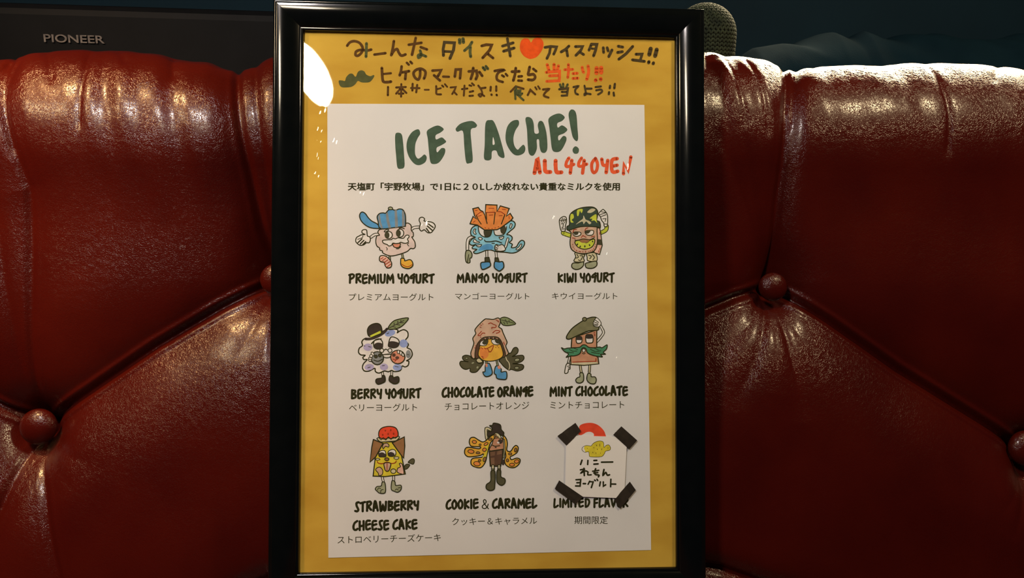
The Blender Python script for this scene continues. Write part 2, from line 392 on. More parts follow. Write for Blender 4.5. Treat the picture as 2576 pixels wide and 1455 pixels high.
def seg_dist(X, Y, pl):
    D = np.full(X.shape, 9.0); T = np.zeros(X.shape); n = len(pl) - 1
    for k, ((x0, y0), (x1, y1)) in enumerate(zip(pl[:-1], pl[1:])):
        dx, dy = x1 - x0, y1 - y0; L2 = dx * dx + dy * dy
        t = np.clip(((X - x0) * dx + (Y - y0) * dy) / L2, 0, 1)
        d = np.hypot(X - x0 - t * dx, Y - y0 - t * dy); T = np.where(d < D, (k + t) / n, T); D = np.minimum(D, d)
    return D, T
def vnoise(X, Y, sx, sy, seed):
    r = np.random.default_rng(seed); g = r.random((256, 256)); x = X / sx; y = Y / sy
    xi = np.floor(x).astype(int); yi = np.floor(y).astype(int); fx = x - xi; fy = y - yi
    fx = fx * fx * (3 - 2 * fx); fy = fy * fy * (3 - 2 * fy)
    A = g[xi % 256, yi % 256]; B = g[(xi + 1) % 256, yi % 256]; C_ = g[xi % 256, (yi + 1) % 256]; D_ = g[(xi + 1) % 256, (yi + 1) % 256]
    return (A * (1 - fx) + B * fx) * (1 - fy) + (C_ * (1 - fx) + D_ * fx) * fy
SEAM = np.array(sorted([q(*p_) for p_ in ((-561, 690), (92, 1075), (230, 985), (400, 870), (560, 775), (693, 703), (820, 780), (1000, 890), (1320, 1110), (1640, 860), (1776, 778), (1850, 748), (1947, 722), (2080, 810), (2250, 930), (2420, 1035), (2590, 1140), (3200, 730))]))
def padding(X, Y):
    """relief of the padded back, measured along the surface normal (0 = crest)"""
    h = np.zeros_like(X); dmin = np.full(X.shape, 9.0)
    for pl, dep, soft, ridge, fade in pleats:
        D, T = seg_dist(X, Y, pl)
        if dep >= SD: dmin = np.minimum(dmin, D)
        else:
            h -= dep * np.exp(-(D / (soft * (0.5 + T) if fade else soft)) ** 1.25) * ((1 - T) ** 0.8 if fade else 1)
            if ridge: h += ridge * 0.0022 * np.exp(-((D - 0.006) / 0.0028) ** 2) - ridge * 0.001 * np.exp(-(D / 0.0016) ** 2)
    sy = np.interp(X, SEAM[:, 0], SEAM[:, 1]); above = 1 / (1 + np.exp(-(Y - sy) / 0.004))
    h -= 0.011 * np.exp(-dmin / 0.012)
    h -= above * 0.032 * np.exp(-(dmin / 0.095) ** 1.25) + (1 - above) * 0.032 * np.exp(-(dmin / 0.058) ** 1.5)
    h += 0.0028 * np.exp(-((dmin - 0.0065) / 0.0030) ** 2)
    for bx, by in UPB + LOB:
        x, y = q(bx, by); r = np.hypot(X - x, Y - y)
        h -= 0.012 * np.exp(-(r / 0.030) ** 2)
    # loose, creased leather over the upper part of the roll
    up = np.clip((Y - 0.06) / 0.10, 0, 1) * np.clip((0.30 - Y) / 0.08, 0, 1)
    wz = vnoise(X + 0.25 * Y, Y, 0.016, 0.075, 3) * vnoise(X, Y, 0.09, 0.09, 8)
    h += up * 0.0075 * (wz - 0.25)
    h += 0.0016 * (vnoise(X, Y, 0.05, 0.06, 5) - .5) + 0.0035 * (vnoise(X, Y, 0.16, 0.16, 6) - .5)
    return h
def outline(X):
    """how much the top edge rises or dips along the sofa"""
    pxs = [-700, -300, 0, 120, 250, 400, 500, 575, 640, 700, 900, 1200, 1500, 1765, 1850, 1950, 2030, 2080, 2150, 2300, 2450, 2576, 2900, 3300]
    pys = [150, 150, 137, 128, 125, 134, 150, 155, 148, 136, 124, 120, 122, 132, 138, 150, 160, 162, 160, 157, 160, 166, 170, 160]
    pts = [at(a, b, ZB - RR * 0.8) for a, b in zip(pxs, pys)]; xs = [p[0] for p in pts]; ys = [p[1] - 0.006 for p in pts]
    return np.interp(X, xs, ys)
NX = 980
gx = np.linspace(XL, XR, NX)
sA = np.linspace(YBOT, YROLL, 300); th = np.linspace(0, 1.25 * PI, 150)[1:]
arc = YROLL + th * RR; sB = np.concatenate([sA, arc])
Xg, Sg = np.meshgrid(gx, sB)
Hh = padding(Xg, Sg)
top0 = YROLL + RR
rise = outline(Xg) - top0
Yp = np.where(Sg <= YROLL, Sg, 0); Zp = np.full(Xg.shape, ZB)
NY = np.zeros_like(Xg); NZ = np.ones_like(Xg)
ths = np.clip((Sg - YROLL) / RR, 0, None); onroll = Sg > YROLL
Yp = np.where(onroll, YROLL + RR * np.sin(ths), Sg); Zp = np.where(onroll, ZB - RR + RR * np.cos(ths), ZB)
NY = np.where(onroll, np.sin(ths), 0); NZ = np.where(onroll, np.cos(ths), 1)
# soft swelling of the roll forward, and the back bowed in its middle part
swell = 0.012 * np.exp(-((Sg - 0.17) / 0.06) ** 2) - 0.006 * np.exp(-((Sg - 0.065) / 0.06) ** 2)
Yp = Yp + np.clip((Sg - 0.02) / (top0 - 0.02), 0, 1) * rise
Yp = Yp + NY * (Hh + swell); Zp = Zp + NZ * (Hh + swell)
nr = len(sB)
verts = np.stack([Xg, Yp, Zp], -1).reshape(-1, 3)
idx = np.arange(nr * NX).reshape(nr, NX)
quads = np.stack([idx[:-1, :-1], idx[:-1, 1:], idx[1:, 1:], idx[1:, :-1]], -1).reshape(-1, 4)
def np_mesh(name, verts, quads, m, parent):
    M3 = np.array(P2W)[:3, :3]; t = np.array(P2W)[:3, 3]
    v = verts @ M3.T + t - np.array(world_loc(parent)) if parent else verts @ M3.T + t
    me = bpy.data.meshes.new(name); me.vertices.add(len(v)); me.vertices.foreach_set('co', v.astype(np.float32).ravel())
    me.loops.add(len(quads) * 4); me.loops.foreach_set('vertex_index', quads.astype(np.int32).ravel())
    me.polygons.add(len(quads)); me.polygons.foreach_set('loop_start', np.arange(0, len(quads) * 4, 4, dtype=np.int32))
    me.polygons.foreach_set('use_smooth', np.ones(len(quads), bool)); me.update(calc_edges=True); me.validate()
    o = bpy.data.objects.new(name, me); C.objects.link(o); me.materials.append(m)
    if parent: o.parent = parent
    return o
np_mesh('backrest', verts, quads, leather, sofa)
# buttons: domed, leather covered, sitting in their wells
def button(px, py, r=0.0150):
    x, y = q(px, py, ZB - 0.036)
    bm = bmesh.new(); bmesh.ops.create_uvsphere(bm, u_segments=40, v_segments=20, radius=r)
    bmesh.ops.scale(bm, vec=(1, 1, 0.62), verts=bm.verts); bmesh.ops.translate(bm, vec=(x, y, ZB - 0.0395), verts=bm.verts)
    return bm_obj('button', bm, leather, sofa, smooth=True)
button(693, 703, .0162); button(1947, 722); button(92, 1075, .0178); button(2588, 1130, .019); button(1320, 1110)
# back shell and arms, seat, base and feet (mostly hidden or outside the picture)
bm = bmesh.new(); box_bm(bm, ((XL + XR) / 2, -0.07, ZB - RR - 0.055), (XR - XL - 0.01, 0.50, 0.075), 0.02)
bm_obj('back_shell', bm, leather, sofa, smooth=True)
# seat cushion: puffed top, its crown just showing at the lower corners
NXs, NYs = 260, 120
sx = np.linspace(XL + 0.02, XR - 0.02, NXs); sy = np.linspace(0, 1, NYs)
SX, SY = np.meshgrid(sx, sy)
def w2p(v): return P2W.inverted() @ Vector(v)
seat_back_y = 0.14; seat_front_y = -0.52; seatz = 0.452
WY = seat_back_y + (seat_front_y - seat_back_y) * SY
crown = 0.004 * np.exp(-((SX + 0.02) / 0.27) ** 4) * np.exp(-((SY - 0.16) / 0.18) ** 2)
edge = np.clip(np.minimum(SY, 1 - SY) / 0.10, 0, 1); WZ = seatz - 0.05 * (1 - np.sqrt(1 - (1 - edge) ** 2 * 0.999)) + crown + 0.003 * (vnoise(SX, WY, .12, .12, 11) - .5)
top = np.stack([SX, WY, WZ], -1).reshape(-1, 3); Pinv = np.array(P2W.inverted())
topP = top @ Pinv[:3, :3].T + Pinv[:3, 3]
idx = np.arange(NXs * NYs).reshape(NYs, NXs); quads = np.stack([idx[:-1, :-1], idx[1:, :-1], idx[1:, 1:], idx[:-1, 1:]], -1).reshape(-1, 4)
np_mesh('seat_cushion', topP, quads, leather, sofa)
bm = bmesh.new(); box_bm(bm, ((XL + XR) / 2, -0.19, 0.245), (XR - XL - 0.02, 0.62, 0.31), 0.02); bm_obj('sofa_base', bm, leather, sofa, smooth=True, inP=False)
for x in (XL + 0.1, XR - 0.1):
    for y in (-0.44, 0.06):
        bm = bmesh.new(); bmesh.ops.create_cone(bm, cap_ends=True, segments=24, radius1=0.022, radius2=0.032, depth=0.10); bmesh.ops.translate(bm, vec=(x, y, 0.05), verts=bm.verts)
        bm_obj('leg', bm, m_wood, sofa, smooth=True, inP=False)

# ============================================================ FRAMED POSTER
fr_ = empty('framed_poster', W(0, -0.27, 0), 'black framed ice bar menu poster leaning against the red sofa', 'framed poster')
IW, IH = 0.350 / 2, 0.5013 / 2
prof = [(0, -.0045), (0, -.0003), (.0002, .0002), (.0006, .0009), (.0011, .0014), (.0017, .0016), (.0024, .0016)]
R0 = .026; z0 = .0084
for k in range(0, 15):
    w = .0028 + k * (.0222 - .0028) / 14; prof.append((w, z0 - (w - .0205) ** 2 / (2 * R0)))
prof += [(.0229, .0083), (.0236, .0078), (.0241, .0079), (.0248, .0079), (.0256, .0072), (.0262, .0058), (.0265, .004), (.0265, -.012), (.022, -.012), (.022, -.0085), (.004, -.0085), (.004, -.0045)]
def rail(side):
    vs, fs = [], []; n = len(prof)
    for e in (-1, 1):
        for w, z in prof:
            if side == 'top': vs.append((e * (IW + w), IH + w, z))
            elif side == 'bottom': vs.append((e * (IW + w), -IH - w, z))
            elif side == 'left': vs.append((-IW - w, e * (IH + w), z))
            else: vs.append((IW + w, e * (IH + w), z))
    for i in range(n):
        j = (i + 1) % n; f = [i, j, n + j, n + i]
        fs.append(f if side in ('bottom', 'right') else f[::-1])
    o = newobj('frame_rail', vs, fs, m_frame, fr_)
    bm = bmesh.new(); bm.from_mesh(o.data); bmesh.ops.recalc_face_normals(bm, faces=bm.faces)
    for f in bm.faces: f.smooth = True
    for e in bm.edges:
        if len(e.link_faces) == 2 and e.calc_face_angle(0) > math.radians(42): e.smooth = False
    bm.to_mesh(o.data); bm.free(); return o
for s_ in ('top', 'bottom', 'left', 'right'): rail(s_)
bm = bmesh.new(); box_bm(bm, (0, 0, -.0072), (2 * IW + .040, 2 * IH + .040, .0022)); bm_obj('backing_board', bm, m_board, fr_)
ZK = -.0030
# kraft backing sheet, faintly wavy
n_ = 60; kv = []; kf = []
for j in range(n_ + 1):
    for i in range(n_ + 1):
        kv.append((-(IW + .0035) + i * 2 * (IW + .0035) / n_, -(IH + .0035) + j * 2 * (IH + .0035) / n_, ZK))
for j in range(n_):
    for i in range(n_):
        a = j * (n_ + 1) + i; kf.append([a, a + 1, a + n_ + 2, a + n_ + 1])
kraft = newobj('brown_paper', kv, kf, m_kraft, fr_, smooth=True); kraft['label'] = 'brown kraft paper sheet with handwriting at its top'

A1 = ((840, 80), .16304); A2 = ((1260, 80), .16304)
def marks(name, parent, txt, o, sc, z, label):
    p = Print(z); p.draw(txt, o, sc); return p.build(name, parent, label)
ZM = ZK + .00006
p = Print(ZM)
p.draw('''
L M 42 205,215 245,165 310,145 385,165 430,215 445,270 420,330 370,370 335,360 340,310 385,285 440,280 510,290 575,275
L MG 44 503,180 500,280 495,385
l M 40 625,352 715,340 795,330
l M 44 925,145 910,250 885,360
L M 42 890,350 930,290 975,268 1000,320 1040,368 1105,350
l M 42 1155,200 1350,170;1262,95 1240,200 1205,355;1340,237 1435,272
L MG 42 1330,290 1345,340 1335,385 1305,400 1300,365 1340,350 1420,380
l HK 46 1690,365 1685,270 1705,162 1860,170 1845,280 1790,412
l HK 40 1700,302 1830,308
l MG 52 1938,120 1942,172;1992,110 1998,162
l MG 44 2130,160 2090,225 2015,290;2105,235 2100,320 2110,385
l M 42 2280,218 2350,198 2435,203 2400,285 2295,402;2375,340 2455,405''', *A1)
p.draw('''
l HK 42 25,220 190,170;40,300 205,250;100,105 125,250 145,375
l HK 40 680,240 770,225 860,232 840,290 815,345;765,240 750,330 710,412
l HK 42 1050,220 1000,270 930,310;1015,285 1030,372
l HK 42 1150,228 1262,225 1230,290 1158,362;1215,310 1275,350
l HK 42 1395,190 1482,192 1460,290 1430,370;1392,205 1360,282
l HK 30 1400,258 1450,262
l HK 42 1580,245 1585,318;1640,245 1655,295;1715,280 1665,382
l HK 42 1810,222 1880,235;1800,318 1875,305;2035,225 1930,340 1820,422
l HK 42 2085,345 2180,342 2150,440;2030,432 2215,455
l HK 62 2312,260 2290,350;2405,275 2380,370
l HK 46 2285,460 2280,478;2355,478 2350,492''', *A2)
p.build('handwriting', kraft, 'first line of black marker handwriting on brown paper')
marks('heart', kraft, 'F HT 0 465,165 430,112 370,100 320,130 295,200 300,290 350,370 420,412 470,418 550,390 620,310 655,230 655,160 620,105 570,88 505,110', *A2, ZM, 'red hand-drawn heart')
marks('moustache_drawing', kraft, 'F MG 0 75,755 130,752 170,758 190,700 240,650 290,650 335,695 370,620 420,595 470,612 500,660 560,685 610,668 622,692 560,772 480,785 420,780 370,760 330,810 270,850 180,860 120,855 85,820', *A1, ZM, 'green-brown hand-drawn moustache')
p = Print(ZM)
p.draw('''
L M 44 740,560 745,660 760,765 820,778 880,770
l M 34 760,652 880,640
l M 42 1045,535 1035,610 1015,672;1045,628 1160,608;1110,630 1100,732
l M 38 1125,478 1155,508;1180,462 1205,488
L M 42 1330,595 1328,680 1300,738 1250,705 1228,640 1265,590 1340,570 1405,605 1412,660 1390,722
l M 42 1520,600 1655,590 1620,660 1600,690;1545,672 1635,752
l M 36 1685,692 1775,695
l M 42 1865,692 1880,582 1958,580 1945,720
l M 42 2080,612 2200,602 2212,680 2190,732;2150,558 2140,640 2112,728;2245,620 2288,680
l MG 42 2300,550 2330,588;2345,532 2375,572
L M 40 2480,605 2570,588 2625,592 2550,620 2512,680 2525,745 2605,775''', *A1)
p.draw('''
l M 36 18,672 48,692;75,650 100,678
l M 42 170,615 285,610;230,560 218,660 192,752
l M 38 272,690 325,685;268,752 325,755
l M 40 500,572 545,608
L M 42 445,542 432,600 425,662 500,655 530,700 495,742 420,738''', *A2)
p.build('handwriting', kraft, 'second line of marker handwriting, dark part')
marks('handwriting', kraft, '''
l RO 46 715,508 742,600;820,502 822,600;888,525 868,600
l RO 44 700,625 905,608 905,700 900,755 708,765;750,680 895,675
l RO 42 985,585 1110,580;1042,505 1045,600 1032,705;1112,645 1180,640;1112,720 1188,715
L RO 44 1255,548 1262,590 1275,625
L RO 46 1345,528 1355,620 1325,735
l RO 62 1478,560 1475,638;1548,555 1548,630
l RO 54 1465,742 1462,752;1540,722 1542,738''', *A2, ZM, 'orange-red handwritten words ending in exclamation marks')
p = Print(ZM)
p.draw('''
l M 34 835,852 832,980
l M 32 960,860 1110,852;1040,808 1036,1002;1025,880 960,955;1055,880 1118,945;1000,957 1072,952
l M 32 1190,868 1320,870;1215,802 1210,908;1285,820 1270,935
l M 26 1400,895 1465,895
L M 32 1578,838 1580,900 1585,960 1652,966
l M 28 1592,885 1650,870;1668,828 1690,850;1712,808 1748,850
l M 30 1800,860 1880,852 1862,900 1825,960;1858,932 1895,970
l M 30 1975,885 2060,875;2015,830 2004,985;2095,928 2150,915;2090,990 2145,985;2090,825 2120,835;2130,795 2162,825
l M 30 2272,872 2340,862
L M 30 2228,830 2270,890 2288,955 2262,1000 2232,972 2268,958 2320,992
l M 34 2420,850 2415,908;2505,842 2505,912;2430,968 2434,974;2510,972 2514,980''', *A1)
p.draw('''
l M 32 150,925 230,842 350,880
l MG 32 235,855 235,900;215,905 225,1038;215,908 300,905 296,968 225,965;225,936 290,935;258,972 350,1055;330,950 290,992
l M 32 415,975 455,895 530,965
l M 28 530,855 552,888;575,840 600,880
L M 32 650,890 742,882 690,930 665,985 735,1014
l MG 34 912,812 930,862;960,802 962,862;1030,812 1008,862
l HK 32 900,886 1035,872 1020,980 938,985;940,926 1020,926
L HK 30 1120,852 1195,838 1150,890 1152,945 1190,966
L HK 30 1290,832 1302,890 1312,960 1290,975 1300,950 1385,962
l HK 30 1322,876 1400,876
l HK 28 1460,852 1545,842
L HK 30 1470,902 1545,890 1560,925 1500,966
l HK 32 1685,832 1680,870;1760,802 1750,872;1670,930 1666,962;1740,938 1745,985''', *A2)
p.build('handwriting', kraft, 'third and smallest line of marker handwriting')

# white printed sheet
ZS = ZK + .00035
def quadsheet(name, cs, z, th_, m, parent, label):
    vs = [at(x, y, z) for x, y in cs] + [at(x, y, z - th_) for x, y in cs]
    fs = [[3, 2, 1, 0], [4, 5, 6, 7], [0, 1, 5, 4], [1, 2, 6, 5], [2, 3, 7, 6], [3, 0, 4, 7]]
    o = newobj(name, vs, fs, m, parent); o['label'] = label; return o
sheet = quadsheet('printed_sheet', [(823.5, 261), (1621, 264), (1638, 1384.5), (826, 1404)], ZS, .00025, m_paper, fr_, 'white paper menu sheet with nine flavours')
ZP = ZS + .00004
A3 = ((960, 260), .26398)
p = Print(ZP)
p.draw('''
F T 0 130,300 155,280 192,298 205,380 213,480 218,602 182,625 150,610 138,500 130,400
F T 0 355,250 368,290 345,330 322,390 318,470 330,510 350,528 378,512 408,488 430,515 415,562 360,590 310,575 260,510 238,430 245,350 280,285 320,255
F T 0 430,270 470,235 530,212 570,225 592,250 560,280 516,305 520,345 570,325 600,345 614,370 570,400 525,425 530,468 570,428 605,436 598,490 550,562 500,580 465,560 450,450 440,340
F T 0 710,235 760,190 860,168 908,205 895,232 850,255 858,400 868,545 835,572 805,560 788,420 775,268 725,272 708,258
F T 0 975,520 982,400 990,190 1035,160 1070,175 1110,270 1148,400 1172,505 1150,522 1112,498 1092,452 1052,460 1045,530 1005,545
F w 0 1058,392 1062,322 1078,385
F T 0 1300,160 1308,205 1275,260 1256,330 1264,400 1295,442 1320,420 1352,395 1370,430 1355,475 1300,498 1250,480 1200,410 1180,330 1195,230 1240,172
F T 0 1370,150 1395,130 1432,148 1450,200 1458,283 1498,280 1488,210 1505,170 1540,182 1570,280 1580,420 1560,470 1522,465 1505,410 1500,348 1478,352 1480,430 1450,495 1412,490 1395,430 1385,250
F T 0 1590,150 1640,110 1700,98 1745,132 1720,168 1675,190 1680,232 1720,210 1770,248 1740,285 1685,310 1690,355 1730,312 1760,325 1755,370 1710,450 1660,465 1625,440 1610,330 1598,230
F T 0 1782,100 1805,60 1840,70 1858,120 1866,230 1873,330 1858,362 1825,330 1808,270 1790,170
F T 0 1825,428 1850,410 1880,435 1872,475 1838,480 1820,455''', *A3)
p.build('title_lettering', sheet, 'large dark green brush lettering ICE TACHE!')
marks('price_lettering', sheet, '''
l R 38 1457,665 1480,542 1490,535 1508,660
l R 34 1472,625 1502,622
L R 38 1555,548 1556,600 1562,650 1608,655
L R 38 1658,548 1658,600 1668,655 1714,658
L R 30 1785,522 1762,560 1758,598 1785,602 1832,582
l R 34 1812,545 1798,665
L R 30 1905,522 1882,560 1878,595 1905,600 1955,580
l R 34 1930,545 1915,665
L R 30 2038,525 2005,570 2004,630 2022,662 2048,640 2058,580 2038,525
L R 32 2098,532 2110,588 2150,588
l R 34 2155,545 2140,660
L R 34 2245,528 2195,545 2198,650 2250,648
l R 32 2205,598 2245,590
l R 32 2305,672 2308,575 2350,650 2375,512''', *A3, ZP, 'orange-red brush lettering ALL440YEN')

inkk = inkm('k')
font_text('printed_text', '天塩町「宇野牧場」で1日に２０Lしか絞れない貴重なミルクを使用', ((875.4, 460, 479.5), (1559, 460, 479.5)), ZP, inkk, sheet, 0.004, 'bold line of Japanese print under the title', 0.75)
WORDS = [('PREMIUM YOGURT', 876, 688.9, 714.7, 1093, 688.2, 713.5), ('MANGO YOGURT', 1148.6, 688.2, 712.6, 1327, 687, 712.3), ('KIWI YOGURT', 1401.7, 687, 711.7, 1546, 685.5, 711.3),
 ('BERRY YOGURT', 881.5, 978.7, 1004.8, 1059.6, 976.5, 1003), ('CHOCOLATE ORANGE', 1110.6, 974.4, 1001.6, 1342, 972.2, 998.8), ('MINT CHOCOLATE', 1382.2, 972.2, 998.5, 1580.2, 971.5, 996.5),
 ('STRAWBERRY', 891.2, 1262, 1289.8, 1054.3, 1259.2, 1284.8), ('CHEESE CAKE', 886, 1309.9, 1336.9, 1050.8, 1306.4, 1333.2), ('COOKIE & CARAMEL', 1120.4, 1256.3, 1283, 1351.6, 1254, 1280.2),
 ('LIMITED FLAVOR', 1391.5, 1253.7, 1278.4, 1581.4, 1253.7, 1278.4)]
for w_ in WORDS:
    p = Print(ZP); brush_word(p, *w_); p.build('flavour_name', sheet, 'black brush lettering ' + w_[0])
JP = [('プレミアムヨーグルト', (877.5, 738.5, 757), (1090.3, 738.5, 757)), ('マンゴーヨーグルト', (1145, 737, 754.5), (1331.8, 737, 754.2)), ('キウイヨーグルト', (1388.6, 736.4, 754), (1553.1, 736.4, 754)),
 ('ベリーヨーグルト', (878, 1016.5, 1036), (1049.3, 1015.5, 1034.7)), ('チョコレートオレンジ', (1119, 1014.5, 1033), (1331.3, 1011, 1030.4)), ('ミントチョコレート', (1384, 1011.3, 1029.2), (1570.4, 1010, 1028)),
 ('ストロベリーチーズケーキ', (849, 1349, 1368.5), (1109, 1343, 1362)), ('クッキー＆キャラメル', (1137.3, 1304, 1323), (1351, 1301.7, 1320)), ('期間限定', (1445, 1299.4, 1319.2), (1529, 1299.4, 1319.2))]
for t_, a_, b_ in JP:
    font_text('printed_text', t_, (a_, b_), ZP, inkk, sheet, 0.004 if t_ == '期間限定' else 0.002, 'small Japanese line ' + t_)
CS = .13061
